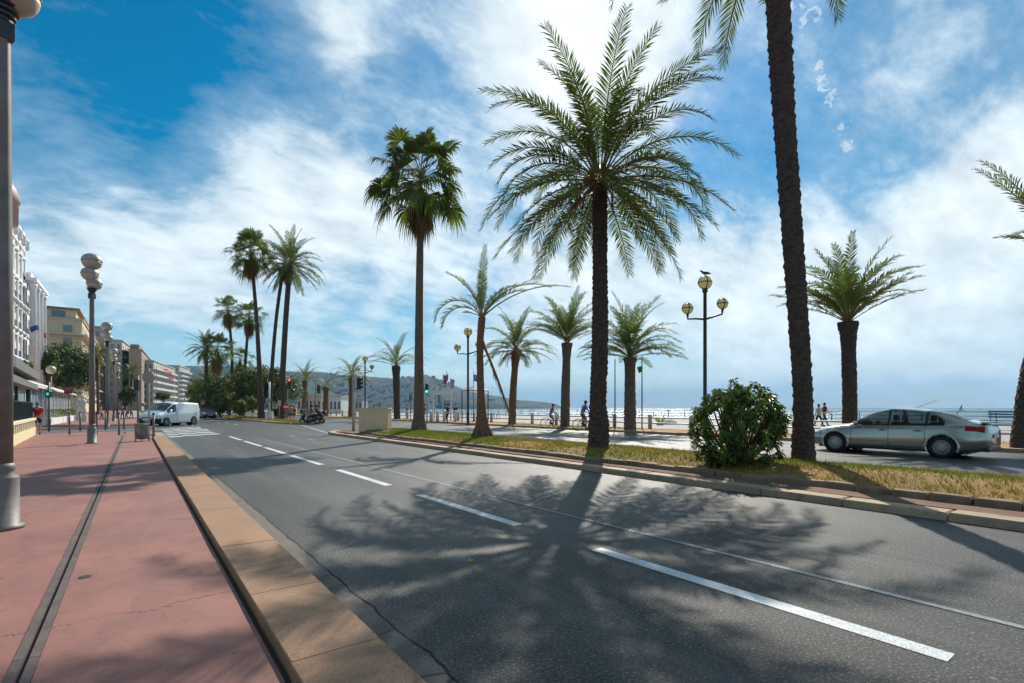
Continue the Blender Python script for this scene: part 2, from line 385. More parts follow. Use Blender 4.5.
for a, bb in (((965, 645), (601, 548)), ((532, 523), (418, 495)), ((394, 485), (338, 470)), ((327, 464.5), (294, 455.5)), ((288, 454.5), (263, 447.5)), ((259, 446.5), (243, 441.2)), ((238, 440.3), (226, 436.5))):
    p = gp(*a); q = gp(*bb)
    strip(mb, (3.93, p[1]), (3.93, q[1]), .155)
y = 40.
while y < 160: strip(mb, (3.95, y), (3.95, y + 1.5), .13); y += 5.
y = 50.
while y < 160: strip(mb, (7.2, y), (7.2, y + 2), .13); y += 6.
struct(mb.build('lane_marking', PAINT), 'white broken lane line painted on the asphalt', 'lane marking')
mb = MB(); vs = []; ys = []
y = -2.0
while y < 29: ys.append(y); y += .4
for y in ys:
    x = 4.86 + .03 * noise.noise(Vector((y * .25, 0, 0)))
    vs += [(x - .035, y, .005), (x + .035, y, .005)]
mb.add(vs, [(2 * i, 2 * i + 1, 2 * i + 3, 2 * i + 2) for i in range(len(ys) - 1)])
for yy in (24.2, 27.6): strip(mb, (6.6, yy), (6.7, yy + 1.6), .1)
struct(mb.build('faded_line', PAINTW), 'thin faded pale line running along the asphalt', 'lane marking')
mb = MB()
for i in range(6):     # crossing, offset rows
    y0 = 31.0 + i * 2.35
    for j, (x0, x1, off) in enumerate(((1.35, 1.95, 0), (2.0, 2.9, 1.15), (2.95, 3.85, 1.9))):
        strip(mb, (x0, y0 + off + .3), (x1, y0 + off + .38), 1.0, .006)
struct(mb.build('zebra_crossing', PAINT), 'white zebra crossing bars painted in stepped rows near the van', 'crosswalk')
mb = MB(); p0 = Vector((*gp(302, 425.3), 0)); p1 = Vector((*gp(334, 435), 0)); n = 13
for i in range(n):
    a = p0.lerp(p1, i / n); bb = p0.lerp(p1, (i + .6) / n); strip(mb, a, bb, .16, .007)
for i in range(5): strip(mb, (20.4, -12 + i * 9), (20.4, -8 + i * 9), .12)
strip(mb, (13.62, -5), (13.62, 28), .10); 
struct(mb.build('give_way_line', PAINT), 'white dashed line across the gap between the two medians', 'lane marking')

# medians
m_kerb = None
m, nt, b = newmat('kerb_grey'); v = coord(nt)
c = mixcol(nt, rng(nt, noi(nt, v, 1.1, 5, .6), .35, .65), (.42, .27, .15), (.25, .165, .10))
c = mixcol(nt, rng(nt, noi(nt, v, 50, 3, .7), .45, .62, 0, .5), c, (.48, .42, .34)); c = mixcol(nt, rng(nt, noi(nt, v, 5, 5, .7), .54, .68, 0, .6), c, (.11, .09, .07))
nt.links.new(c, b.inputs['Base Color']); b.inputs['Roughness'].default_value = .8; bump(nt, b, noi(nt, v, 30, 4, .7), .5, .012); KG = m
m_soil = M('soil', (.20, .10, .065), .95, (.11, .065, .045), 2.2, bmp=.8, bscale=14)
m_grassbase = M('grass_soil', (.17, .12, .03), .95, (.34, .16, .05), .9, bmp=.8, bscale=25)
def kerbrun(pts, wd, z1, seglen, rough=.0, mb=None, z0=-.05, seed=1):
    r = random.Random(seed)
    P = [Vector((*p, 0)) for p in pts]
    for a, bb in zip(P, P[1:]):
        L = (bb - a).length; n = max(1, round(L / seglen)); d = (bb - a) / L; s = Vector((-d.y, d.x, 0))
        for i in range(n):
            t0, t1 = i * L / n, (i + 1) * L / n - .014
            j = lambda: r.uniform(-rough, rough)
            z = z1 + j(); c = .015 + rough * .6
            lo = [a + d * t0 + s * j(), a + d * t1 + s * j(), a + d * t1 + s * (wd + j()), a + d * t0 + s * (wd + j())]
            cen = sum(lo, Vector()) / 4
            vs = [(p.x, p.y, z0) for p in lo] + [(p.x, p.y, z - c) for p in lo]
            for p in lo:
                q = p + (cen - p).normalized() * c * 1.3; vs.append((q.x, q.y, z + j() * .3))
            mb.add(vs, [(0, 1, 5, 4), (1, 2, 6, 5), (2, 3, 7, 6), (3, 0, 4, 7), (4, 5, 9, 8), (5, 6, 10, 9), (6, 7, 11, 10), (7, 4, 8, 11), (8, 9, 10, 11)])
KX = 8.62
mb = MB()
kerbrun([(KX + .36, -8), (KX + .36, 28.4), (KX + .75, 30.2), (KX + 1.6, 31.4), (KX + 3.0, 31.6), (KX + 4.4, 30.6), (KX + 4.75, 29)], .34, .115, 1.25, .006, mb)
struct(mb.build('median_kerb', KG), 'pale stone kerb along the near side of the palm median', 'kerb')
struct(MB().prism([(KX + .33, -8), (14.0 - .72, -8), (13.28, 30), (12.2, 31.2), (KX + 1.7, 31.0), (KX + .9, 30)], -.04, .10).build('median_soil', m_soil), 'strip of bare reddish soil between the kerb stones of the palm median', 'ground')
def inx(y):  # wavy inner stone line
    return 9.62 + .07 * math.sin(y * .55) + .05 * math.sin(y * 1.7 + 1) + (.55 * max(0, (y - 24) / 4) ** 2)
mb = MB(); pts = [(inx(-8 + i) + .25, -8 + i) for i in range(36)]
kerbrun(pts, .24, .20, .52, .014, mb, z0=.05)
struct(mb.build('border_stones', M('borderstone', (.27, .18, .11), .85, (.12, .08, .05), 3, bmp=.6, bscale=22)), 'low rough stone edging holding the grass of the palm median', 'kerb')
# mounded grass ground
def gz(x, y):
    t = max(0, min(1, (x - 9.8) / 3.5)); k = max(0, min(1, (30 - y) / 3))
    return .17 + k * (.13 * math.sin(PI * min(1, t * 1.0)) + .02 * noise.noise(Vector((x * .8, y * .8, 0))))
nx, ny = 14, 150; vs = []
for i in range(nx + 1):
    for j in range(ny + 1):
        y = -8 + j * 37.5 / ny; x0 = inx(y) + .12; x1 = 13.3 + .05 * noise.noise(Vector((0, y, 5))); x = x0 + (x1 - x0) * i / nx
        z = gz(x, y)
        if i == nx: z = .0
        vs.append((x, y, z))
struct(MB().add(vs, ngrid(nx, ny)).build('median_ground', m_grassbase, smooth=True), 'dry mounded earth under the grass of the palm median', 'ground')
gm = leafmat('grassblades', (.10, .18, .010), (.38, .22, .05), .3, .32, .6)
mb = MB(); r = random.Random(5)
for i in range(1500):     # taller scattered tufts
    y = 30 * r.random() ** 1.3 - .5; y = min(y, 29); x = r.uniform(inx(y) + .15, 13.2); z = gz(x, y)
    for k in range(9):
        a = r.uniform(0, 2 * PI); h = r.uniform(.05, .13); bx, by = math.cos(a) * h * .7, math.sin(a) * h * .7; lx, ly = -math.sin(a) * .006, math.cos(a) * .006
        mb.add([(x - lx, y - ly, z - .01), (x + lx, y + ly, z - .01), (x + bx, y + by, z + h)], [(0, 1, 2)])
for i in range(62000):
    y = 31 * r.random() ** 1.25 - .5 if r.random() < .8 else r.uniform(-6, 30); y = min(y, 29.3); x = r.uniform(inx(y) + .12, 13.3)
    dry = noise.noise(Vector((x * .7, y * .5, 9)))
    if dry > .22 and r.random() < .45: continue
    h = (.02 + .05 * r.random()) * (1.2 - .5 * max(0, dry)); a = r.uniform(0, 2 * PI); z = gz(x, y); wv = .006 + y * .0004
    lx, ly = math.cos(a) * wv, math.sin(a) * wv; bx, by = r.uniform(-.03, .03), r.uniform(-.03, .03)
    mb.add([(x - lx, y - ly, z - .01), (x + lx, y + ly, z - .01), (x + bx, y + by, z + h)], [(0, 1, 2)])
GSPLIT = [0] * len(mb.f)
for i_, f_ in enumerate(mb.f):
    v_ = mb.v[f_[0]]; GSPLIT[i_] = 0 if noise.noise(Vector((v_[0] * .55, v_[1] * .33, 2))) + (v_[1] - 11) * .035 + r.uniform(-.18, .18) > 0 else 1
mb.m = GSPLIT
gm_dry = leafmat('grass_straw', (.34, .21, .05), (.26, .20, .035), .3, .5, .6)
tag(mb.build('grass', [leafmat('grass_green', (.10, .19, .012), (.15, .20, .02), .3, .5, .6), gm_dry]), 'short patchy green and straw coloured grass on the palm median', 'grass', kind='stuff')
# next median
mb = MB(); kerbrun([(10.95, 110), (10.95, 53), (11.5, 48.5), (12.3, 47.3), (13.2, 47.5), (13.6, 49)][::-1], .3, .13, 1.3, .006, mb)
struct(mb.build('far_median_kerb', KG), 'stone kerb of the planted median beyond the junction', 'kerb')
struct(MB().prism([(11, 400), (11, 53), (11.6, 48.9), (12.4, 47.8), (13.3, 48), (13.5, 49), (13.5, 400)][::-1], -.03, .14).build('far_median_ground', m_grassbase), 'dry grassy ground of the planted median beyond the junction', 'ground')
mb = MB()
for i in range(9000):
    y = 49 + 50 * r.random() ** 1.3; x = r.uniform(11.1, 13.4); a = r.uniform(0, PI); h = .06 + .09 * r.random()
    mb.add([(x - .03 * math.cos(a), y, .13), (x + .03 * math.cos(a), y + .02, .13), (x + r.uniform(-.04, .04), y, .14 + h)], [(0, 1, 2)])
tag(mb.build('grass', gm), 'scrubby grass on the planted median beyond the junction', 'grass', kind='stuff')
# far strip + promenade
SX = 23.5
mb = MB(); kerbrun([(SX, 140), (SX, -12)], .28, .14, 1.3, .004, mb)
struct(mb.build('strip_kerb', KG), 'stone kerb on the sea side of the far carriageway', 'kerb')
m_str = M('strip_soil', (.40, .21, .09), .95, (.26, .14, .06), 1.2, bmp=.5)
struct(MB().box(SX + .27, 27.6, -12, 140, -.04, .13).build('palm_strip', m_str), 'bare orange earth strip planted with palms beside the promenade', 'ground')
mb = MB()
for i in range(26000):
    y = r.uniform(2, 120); x = r.uniform(SX + .35, 27.4)
    k = noise.noise(Vector((x * .3, y * .12, 2)))
    if k < .12: continue
    a = r.uniform(0, PI); h = .04 + .06 * r.random()
    mb.add([(x - .03 * math.cos(a), y, .12), (x + .03 * math.cos(a), y + .02, .12), (x, y, .13 + h)], [(0, 1, 2)])
tag(mb.build('grass', gm), 'thin grass patches on the orange earth strip by the promenade', 'grass', kind='stuff')
m_prom = M('promenade', (.30, .29, .275), .85, (.24, .235, .225), .6, bmp=.1)
struct(MB().box(27.6, 55.7, -150, 700, -.04, .12).build('promenade', m_prom), 'broad pale concrete promenade beside the sea', 'promenade')
# ================================================================== PALMS
m_tr1 = None
def trunkmat(name, c1, c2):
    if name in MC: return MC[name]
    m, nt, b = newmat(name); v = coord(nt, (1, 1, 2.2))
    f = rng(nt, noi(nt, v, 6, 6, .7, .6), .35, .65)
    nt.links.new(mixcol(nt, f, c1, c2), b.inputs['Base Color']); b.inputs['Roughness'].default_value = .9
    b.inputs['Specular IOR Level'].default_value = .2
    bump(nt, b, noi(nt, v, 22, 5, .7), .8, .03); MC[name] = m; return m
T_DARK = trunkmat('trunk_dark', (.115, .085, .07), (.05, .036, .03))
T_BROWN = trunkmat('trunk_brown', (.27, .15, .085), (.13, .07, .045))
T_GREY = trunkmat('trunk_grey', (.20, .15, .115), (.10, .07, .055))
L_DATE = leafmat('date_frond', (.095, .14, .028), (.06, .095, .022), .36, .9, .6)
L_YOUNG = leafmat('young_frond', (.075, .14, .028), (.12, .165, .035), .36, .9, .6)
L_FAN = leafmat('fan_frond', (.055, .095, .02), (.11, .14, .03), .38, 1.1, .65)
L_DEAD = leafmat('dead_frond', (.30, .18, .085), (.19, .105, .05), .25, 1.5, .8)
L_STALK = leafmat('frond_stalk', (.16, .17, .05), (.24, .16, .07), .1, 1.5, .6)
FRUIT = M('fruit_stalk', (.33, .15, .06), .7, (.18, .08, .035), 5)
def frond(mb, p0, az, el, L, bend, npair=40, ll=.42, lw=.03, r=rnd, leaf=0, stalk=1, side=0., start=.14, droopL=.25, pw=1.25, vlift=.35, segs=11, rr=.022):
    H = Vector((math.cos(az), math.sin(az), 0)); S = Vector((-math.sin(az), math.cos(az), 0)); Zv = Vector((0, 0, 1))
    p = Vector(p0); pts = [p.copy()]; ds = []
    for i in range(segs):
        t = (i + .5) / segs; e = el - bend * t ** pw
        d = (H * math.cos(e) + Zv * math.sin(e) + S * side * t).normalized()
        p = p + d * (L / segs); pts.append(p.copy()); ds.append(d)
    mb.tube(pts, [rr * (1.25 - .98 * i / segs) * (1 if i else 1.6) for i in range(segs + 1)], 4, stalk, cap=False)
    for i in range(npair):
        t = start + (1 - start) * (i + .5) / npair; x = t * segs; k = min(segs - 1, int(x)); q = pts[k].lerp(pts[k + 1], x - k)
        d = ds[k]; s2 = (S - d * S.dot(d)).normalized(); up = s2.cross(d).normalized()
        if up.z < 0: up = -up
        prof = min(1, .35 + 3.2 * (t - start)) * (1 - .55 * max(0, (t - .5) / .5) ** 1.8)
        for sg in (-1, 1):
            a = R(62) - R(30) * t + r.uniform(-.12, .12); l = ll * prof * r.uniform(.82, 1.12)
            dd = (d * math.cos(a) + s2 * sg * math.sin(a) + up * (vlift + r.uniform(-.22, .22))).normalized()
            w2 = d * (lw * .5 * (.6 + .6 * prof))
            mid = q + dd * l * .5 - Zv * droopL * l * .12; tip = q + dd * l * .97 - Zv * droopL * l * .6
            mb.add([q - w2 * .5, q + w2 * .5, mid + w2, mid - w2, tip], [(0, 1, 2, 3), (3, 2, 4)], leaf)
    return pts[-1]
def fan(mb, p0, az, el, pl, fr, bend=.5, ns=22, r=rnd, leaf=0, stalk=1, droop=.5, dead=False):
    H = Vector((math.cos(az), math.sin(az), 0)); S = Vector((-math.sin(az), math.cos(az), 0)); Zv = Vector((0, 0, 1))
    p = Vector(p0); pts = [p.copy()]
    for i in range(4):
        e = el - bend * ((i + .5) / 4); d = H * math.cos(e) + Zv * math.sin(e); p = p + d * pl / 4; pts.append(p.copy())
    mb.tube(pts, [.03, .022, .018, .015, .012], 4, stalk, cap=False)
    up = S.cross(d); up = -up if up.z < 0 else up
    tw = r.uniform(-.5, .5); S2 = (S * math.cos(tw) + up * math.sin(tw)); up2 = S2.cross(d); up2 = -up2 if up2.z < 0 else up2
    for k in range(ns):
        ph = (k / (ns - 1) - .5) * R(185) + r.uniform(-.04, .04); dd = d * math.cos(ph) + S2 * math.sin(ph)
        dd = (dd + up2 * .18 * abs(math.sin(ph * 1.3))).normalized()
        l = fr * (1 - .25 * abs(ph) / 2) * r.uniform(.85, 1.08); w = l * .052
        sd = dd.cross(up2).normalized(); drp = droop * r.uniform(.7, 1.9)
        a1 = p + dd * l * .55 - Zv * drp * l * .06; a2 = p + dd * l * .8 - Zv * drp * l * .28; a3 = p + dd * l * (.93) - Zv * drp * l * .62
        mb.add([p, a1 - sd * w, a1 + sd * w, a2 - sd * w * .55, a2 + sd * w * .55, a3], [(0, 1, 2), (1, 3, 4, 2), (3, 5, 4)], leaf)
def trunk(mb, path, radii, n=22, ring=.07, amp=.05, r=rnd, mode='date'):
    # smooth resample
    P = [Vector(p) for p in path]; L = [0]
    for a, b in zip(P, P[1:]): L.append(L[-1] + (b - a).length)
    tot = L[-1]; m = max(6, int(tot / ring)); vs = []; ph = r.uniform(0, 9)
    def at(s, arr):
        for i in range(len(L) - 1):
            if s <= L[i + 1] or i == len(L) - 2:
                t = (s - L[i]) / (L[i + 1] - L[i]); t2 = t
                g = lambda k: arr[max(0, min(len(arr) - 1, k))]
                p0, p1, p2, p3 = g(i - 1), g(i), g(i + 1), g(i + 2)
                return .5 * ((2 * p1) + (p2 - p0) * t2 + (2 * p0 - 5 * p1 + 4 * p2 - p3) * t2 * t2 + (3 * p1 - p0 - 3 * p2 + p3) * t2 ** 3)
    for i in range(m + 1):
        s = tot * i / m; c = at(s, P); rad = at(s, radii)
        for k in range(n):
            a = 2 * PI * k / n
            if mode == 'date':   # spiral of cut leaf bases
                u = (a / (2 * PI) * 9 + s / .30) % 1; vv = (a / (2 * PI) * 9 - s / .30) % 1
                q = 1 - 2 * max(abs(u - .5), abs(vv - .5)); f = 1 + amp * (q * 2.2 - .5)
            elif mode == 'rings':
                f = 1 + amp * (((s / .16) % 1) - .5) * 1.2
            else: f = 1
            f += amp * .8 * noise.noise(Vector((math.cos(a) * 1.5, math.sin(a) * 1.5, s * 3 + ph))) + amp * r.uniform(-.35, .35)
            vs.append((c.x + math.cos(a) * rad * f, c.y + math.sin(a) * rad * f, c.z))
    fs = [(i * n + k, i * n + (k + 1) % n, (i + 1) * n + (k + 1) % n, (i + 1) * n + k) for i in range(m) for k in range(n)]
    fs.append(tuple(m * n + k for k in range(n)))
    mb.add(vs, fs, 0); return P[-1]
def palm_root(label, px, X=None, Zd=None, z=.14, group=None, name='date_palm', base=None):
    if base: x, y = base
    elif X is not None: x, y = X, atX(px, X)
    else: q = atZ(px, Zd); x, y = q.x, q.y
    t = thing(name, label, 'palm tree', (x, y, z), 0, group)
    return t, depth(x, y), (x, y)
def tpath(base_px, Z, z, pts):
    """trunk path given as (px,py) at constant depth -> local points leaning in the lateral direction"""
    out = [Vector((0, 0, -.05))]
    for px, py in pts:
        lat = (px - base_px) / F * Z; out.append(RV * lat + Vector((0, 0, hgt(py, Z) - z)))
    return out
def date_crown(mb, top, n, L, ll, lw, npair, seed, el0=82, el1=-35, bend=(45, 85), rr=.022, spread=.12, elpow=1.0, vl=.35):
    r = random.Random(seed)
    for i in range(n):
        t = i / (n - 1); az = i * 2.39996 + r.uniform(-.2, .2)
        el = el0 + (el1 - el0) * t ** elpow + r.uniform(-6, 6); bd = bend[0] + (bend[1] - bend[0]) * math.sin(PI * min(1, t * 1.15)) + r.uniform(-8, 8)
        if el < 0: bd *= .7
        p0 = top + Vector((math.cos(az) * spread, math.sin(az) * spread, (1 - t) * .35))
        frond(mb, p0, az, R(el), L * r.uniform(.86, 1.06) * (1 - .14 * t), R(bd), npair, ll, lw, r, rr=rr, vlift=vl)
MED = 'palms on the grass median'; FARP = 'young palms along the promenade'
# --- B: big date palm
def place(px, py, z): x, y = gp(px, py, z); return x, y
bx, by = place(598, 448, .27); t, Z, _ = palm_root('large bushy date palm on the grass, fullest crown in the middle of the photo', 598, base=(bx, by), z=gz(bx, by) - .02, group=MED)
mb = MB(); top = trunk(mb, tpath(598, Z, .25, [(599, 425), (598, 400), (600, 340), (600, 270), (600, 186)]), [.31, .28, .235, .23, .21, .215, .25], 30, .045, .11, mode='date'); mb.build('trunk', T_DARK, t)
mb = MB(); date_crown(mb, top, 62, 4.4, .56, .046, 66, 3, 87, -34, (50, 102), .026, .18, .98, .16); mb.build('crown', [L_DATE, L_STALK], t)
mb = MB(); r = random.Random(2)
for i in range(9):
    a = i * .7 + .2; q = top + Vector((math.cos(a) * .3, math.sin(a) * .3, .1)); e = q + Vector((math.cos(a) * .35, math.sin(a) * .35, -.15)); f_ = e + Vector((math.cos(a) * .12, math.sin(a) * .12, -.55))
    mb.tube([q, e, f_], [.03, .025, .02], 5)
    for k in range(26):
        s = e.lerp(f_, r.random()); d = Vector((r.uniform(-1, 1), r.uniform(-1, 1), -1.2)).normalized() * .22; mb.tube([s, s + d], [.012, .006], 3, cap=False)
mb.build('fruit_cluster', FRUIT, t)
# --- C: right tall date palm
bx, by = place(803, 461, .25); t, Z, _ = palm_root('tall dark date palm beside the round shrub, its crown above the top of the photo', 803, base=(bx, by), z=gz(bx, by) - .02, group=MED)

mb = MB(); top = trunk(mb, tpath(803, Z, .25, [(803, 448), (803, 400), (797, 300), (790, 200), (783, 100), (778, 0), (774, -92)]), [.28, .235, .195, .20, .21, .225, .245, .25, .26], 30, .045, .10); mb.build('trunk', T_DARK, t)
mb = MB(); date_crown(mb, top, 56, 4.3, .58, .048, 56, 11, 88, 14, (25, 80), .03, .18)
r = random.Random(4)
A_ = lambda deg: -TH + R(deg)     # azimuth: 0 = camera right, 90 = away from camera
for az, el, L, bd in ((178, 30, 4.9, 112), (172, 18, 4.9, 104), (118, -12, 3.4, 72), (100, -22, 3.3, 62), (24, -2, 3.3, 86), (4, 22, 4.1, 84)):
    frond(mb, top + Vector((0, 0, .05)), A_(az), R(el), L, R(bd), 56, .52, .046, r, rr=.03, vlift=.15)
mb.build('crown', [L_DATE, L_STALK], t)
# --- A: fan palm
def fan_palm(t, top, nf, pl, fr, seed, skirt=1.3, sr=.5, hi=0):
    r = random.Random(seed); mb = MB()
    for i in range(nf):
        tt = i / (nf - 1); az = i * 2.39996 + r.uniform(-.25, .25); el = R(86 - 112 * tt + r.uniform(-10, 10))
        fan(mb, top + Vector((0, 0, (1 - tt) * .35)), az, el, pl * r.uniform(.55, 1.1), fr * r.uniform(.8, 1.1), .25 + .3 * tt, 26 if hi else 16, r, droop=.35 + .5 * tt)
    mb.build('crown', [L_FAN, L_STALK], t)
    mb = MB()
    for i in range(int(nf * 1.1)):
        az = r.uniform(0, 2 * PI); el = R(r.uniform(-86, -48)); q = top + Vector((0, 0, -r.uniform(-.1, skirt * .6)))
        fan(mb, q, az, el, pl * r.uniform(.15, .4), fr * r.uniform(.6, .9), .5, 18 if hi else 12, r, droop=1.1)
    mb.build('dead_skirt', [L_DEAD, L_DEAD], t)
bx, by = place(419, 431, .25); t, Z, _ = palm_root('tall slim fan palm with brown skirt of dead leaves, standing behind the beige utility box', 419, base=(bx, by), z=gz(bx, by) - .02, group=MED, name='fan_palm')
mb = MB(); top = trunk(mb, tpath(419, Z, .25, [(419, 423), (419, 408), (419, 330), (420, 250), (421, 189)]), [.46, .38, .28, .215, .185, .165, .16], 22, .05, .04, mode='rings'); mb.build('trunk', T_GREY, t)
fan_palm(t, top + Vector((0, 0, .3)), 60, 1.95, 1.18, 5, 2.2, .5, 1)
# --- D: scraggly palm
bx, by = place(482, 437, .27); t, Z, _ = palm_root('thin scraggly brown palm with few fronds and one dead frond hanging down its side', 482, base=(bx, by), z=gz(bx, by) - .02, group=MED)
mb = MB(); top = trunk(mb, tpath(482, Z, .25, [(482, 425), (481, 400), (480, 350), (482, 318)]), [.34, .27, .165, .14, .155, .12], 22, .05, .06); 
r = random.Random(3)
for i in range(9): # root flare
    a = i * .7; mb.tube([(math.cos(a) * .2, math.sin(a) * .2, .55), (math.cos(a) * .33, math.sin(a) * .33, .2), (math.cos(a) * .48, math.sin(a) * .48, -.08)], [.05, .07, .07], 6)
mb.build('trunk', T_BROWN, t)
mb = MB(); r = random.Random(9)
for az, el, L, bd, ll in ((80, 88, 3.3, 22, .34), (95, 80, 2.6, 40, .34), (176, 62, 2.7, 150, .42), (168, 50, 2.3, 140, .42), (8, 60, 3.5, 80, .38), (-15, 55, 2.2, 60, .4), (2, 42, 4.1, 52, .22), (30, 68, 2.4, 60, .36), (120, 66, 1.9, 60, .35), (150, 30, 1.0, 30, .2), (200, 75, 2.4, 60, .34)):
    frond(mb, top, A_(az), R(el), L, R(bd), 46 if ll > .25 else 30, ll * 1.15, .046, r, rr=.028, start=.12 if ll > .25 else .5)
mb.build('crown', [L_YOUNG, L_STALK], t)
mb = MB()
frond(mb, top - Vector((0, 0, 1.0)), A_(-8), R(-66), 3.9, R(8), 70, .26, .05, r, leaf=0, stalk=0, rr=.06, droopL=1.6, vlift=-.1)
mb.build('dead_frond', [L_DEAD], t)
# --- promenade palms
def young(label, px, crown, n, L, el0, el1, seed, rads0, lean=None, bend=(35, 80), X=24.9, tm=T_GREY, skirt=0, extra=(), lf=L_YOUNG, ll=.5, npair=34, group=FARP):
    rads = [q * .72 for q in rads0]; rads[-1] *= .7; n = int(n * 1.3); L *= 1.12; npair = int(npair * 1.5)
    t, Z, b = palm_root(label, px, X=X, z=.13, group=group)
    mb = MB(); pts = [(px + (crown[0] - px) * k, 407.5 + (crown[1] - 407.5) * k) for k in (.25, .5, .72, .86, 1.)]
    top = trunk(mb, tpath(px, Z, .13, pts), rads, 20, .07, .11, random.Random(seed)); mb.build('trunk', tm, t)
    mb = MB(); date_crown(mb, top, n, L, ll * 1.15, .060, npair, seed, el0, el1 - 6, (bend[0] + 12, bend[1] + 18), .02, .08, 1.0, .18)
    for az, el, L2, bd in extra: frond(mb, top, A_(az), R(el), L2, R(bd), npair, ll * 1.1, .055, random.Random(seed + 1), rr=.026, vlift=.18)
    mb.build('crown', [lf, L_STALK], t)
    if skirt:
        r = random.Random(seed); mb = MB()
        for i in range(skirt):
            frond(mb, top - Vector((0, 0, r.uniform(0, .4))), r.uniform(0, 6.28), R(r.uniform(-5, 50)), L * r.uniform(.3, .6), R(r.uniform(90, 140)), 20, .35, .04, r, leaf=0, stalk=0, rr=.04, droopL=1.2)
        mb.build('dead_fronds', [L_DEAD], t)
    return t
young('sturdy young palm left of the two cyclists with ragged brown leaves in its crown', 512, (516, 352), 26, 3.5, 85, 5, 21, [.42, .38, .36, .36, .46, .50, .35], skirt=9, tm=T_BROWN, extra=((-5, 35, 3.6, 75), (185, 50, 3.2, 110)))
young('young palm with upright feathery crown behind the first cyclist', 565, (567, 343), 24, 3.6, 86, 32, 22, [.46, .42, .40, .38, .44, .52, .28], bend=(20, 60), extra=((0, 50, 3.4, 60), (180, 52, 3.4, 55)))
young('young palm with wide green crown between the bare flagpoles', 630, (630, 358), 34, 3.5, 86, 18, 23, [.50, .46, .44, .43, .46, .56, .36], bend=(25, 75), extra=((0, 40, 3.6, 70), (180, 42, 3.4, 70)))
young('young palm with spiky upswept crown standing behind the silver car', 850, (848, 322), 26, 3.2, 86, 38, 24, [.40, .38, .38, .38, .44, .52, .30], bend=(15, 60), ll=.42, tm=T_DARK, extra=((8, 52, 3.3, 40), (15, 58, 3.3, 40), (5, 64, 3.0, 45), (178, 56, 2.6, 45)))
young('palm cut off by the right edge of the photo, one long frond arching left', 1020, (1062, 262), 8, 2.2, 88, 60, 25, [.38, .36, .32, .30, .30, .36, .24], bend=(30, 60), tm=T_DARK, X=24.3, ll=.40, extra=((172, 74, 4.5, 42), (178, 66, 4.4, 40), (0, 60, 3.5, 60), (30, 50, 3.5, 60), (-30, 40, 3.5, 60), (60, 50, 3, 60)))
young('small palm with sparse outspread fronds before the hill, left of the tall fan palm', 397, (396, 366), 18, 3.9, 84, 22, 26, [.50, .48, .52, .54, .60, .62, .40], bend=(20, 75), tm=T_DARK, npair=26, extra=((178, 45, 3.9, 70), (2, 40, 3.6, 70)))
young('short palm behind the beige post at the junction', 351, (352, 378), 22, 3.4, 84, 8, 27, [.50, .48, .48, .52, .6, .6, .45], tm=T_BROWN, npair=24)
young('stub palm nearly without crown beside the low white beach building', 326, (326, 387), 9, 1.9, 80, 0, 28, [.55, .5, .5, .52, .6, .62, .5], tm=T_BROWN, npair=18, bend=(60, 110))
young('short palm behind the parked scooters', 304, (305, 381), 24, 3.8, 84, 10, 29, [.55, .5, .5, .5, .6, .6, .5], npair=24)
# --- cluster on the far median
CL = 'palms clustered on the planted median'
def cluster(label, px, base_py, crown, kind, nf, L, seed, rads, mid=None, Zd=62, tm=T_DARK, skirt=1.6):
    t, Z, b = palm_root(label, px, Zd=Zd, z=.12, group=CL, name='fan_palm' if kind == 'fan' else 'date_palm')
    ks = (.1, .3, .6, .85, 1.); mid = mid or ((px + crown[0]) / 2, (base_py + crown[1]) / 2)
    pts = []; rads = [q * .74 for q in rads]
    for k in ks:
        q = [(1 - k) ** 2 * (px, base_py)[i] + 2 * k * (1 - k) * mid[i] + k * k * crown[i] for i in (0, 1)]
        pts.append(q)
    mb = MB(); top = trunk(mb, tpath(px, Z, .12, pts), rads, 12, .2, .04, random.Random(seed), mode='rings'); mb.build('trunk', tm, t)
    if kind == 'fan': fan_palm(t, top, int(nf * 1.6), L * .70, L * .50, seed, skirt)
    else:
        mb = MB(); date_crown(mb, top, nf, L, .66, .10, 30, seed, 86, -42, (35, 85), .035, .2, 1.0, .18); mb.build('crown', [L_DATE, L_STALK], t)
cluster('tallest left fan palm of the cluster with brown skirt under its crown', 261, 417, (251, 256), 'fan', 40, 2.9, 41, [.55, .5, .38, .3, .27, .25, .25], (259, 330))
cluster('slim curving palm of the cluster between the fan palm and the date palm', 270, 417, (284, 266), 'fan', 16, 2.4, 42, [.36, .33, .3, .28, .27, .26, .25], (272, 330), skirt=.5, Zd=63)
cluster('tall date palm at the right of the cluster with round drooping crown', 281, 417, (290, 266), 'date', 52, 4.7, 43, [.6, .5, .45, .42, .4, .4, .4], (284, 330), Zd=61)
cluster('shorter fan palm of the cluster with a long brown beard, close to the tall trunks', 243, 415, (249, 318), 'fan', 30, 3.0, 44, [.4, .36, .34, .32, .3, .3, .3], (243, 385), Zd=88, skirt=2.6)
cluster('shorter fan palm of the cluster with small tufted crown', 229, 415, (228, 312), 'fan', 26, 2.7, 45, [.4, .36, .34, .32, .3, .3, .3], (236, 370), Zd=90, skirt=2.)
cluster('low fan palm of the cluster with thick brown skirt reaching the shrubs', 218, 415, (217, 352), 'fan', 26, 3.2, 46, [.5, .45, .4, .4, .4, .4, .4], Zd=86, skirt=3.2)
cluster('low fan palm of the cluster partly hidden by its taller neighbours', 240, 415, (240, 362), 'fan', 18, 2.7, 47, [.4, .4, .4, .4, .4, .4, .4], Zd=92, skirt=1.6)
cluster('leftmost date palm of the cluster beside the road', 207, 415, (206, 350), 'date', 34, 3.9, 48, [.5, .45, .45, .4, .4, .45, .4], Zd=88)
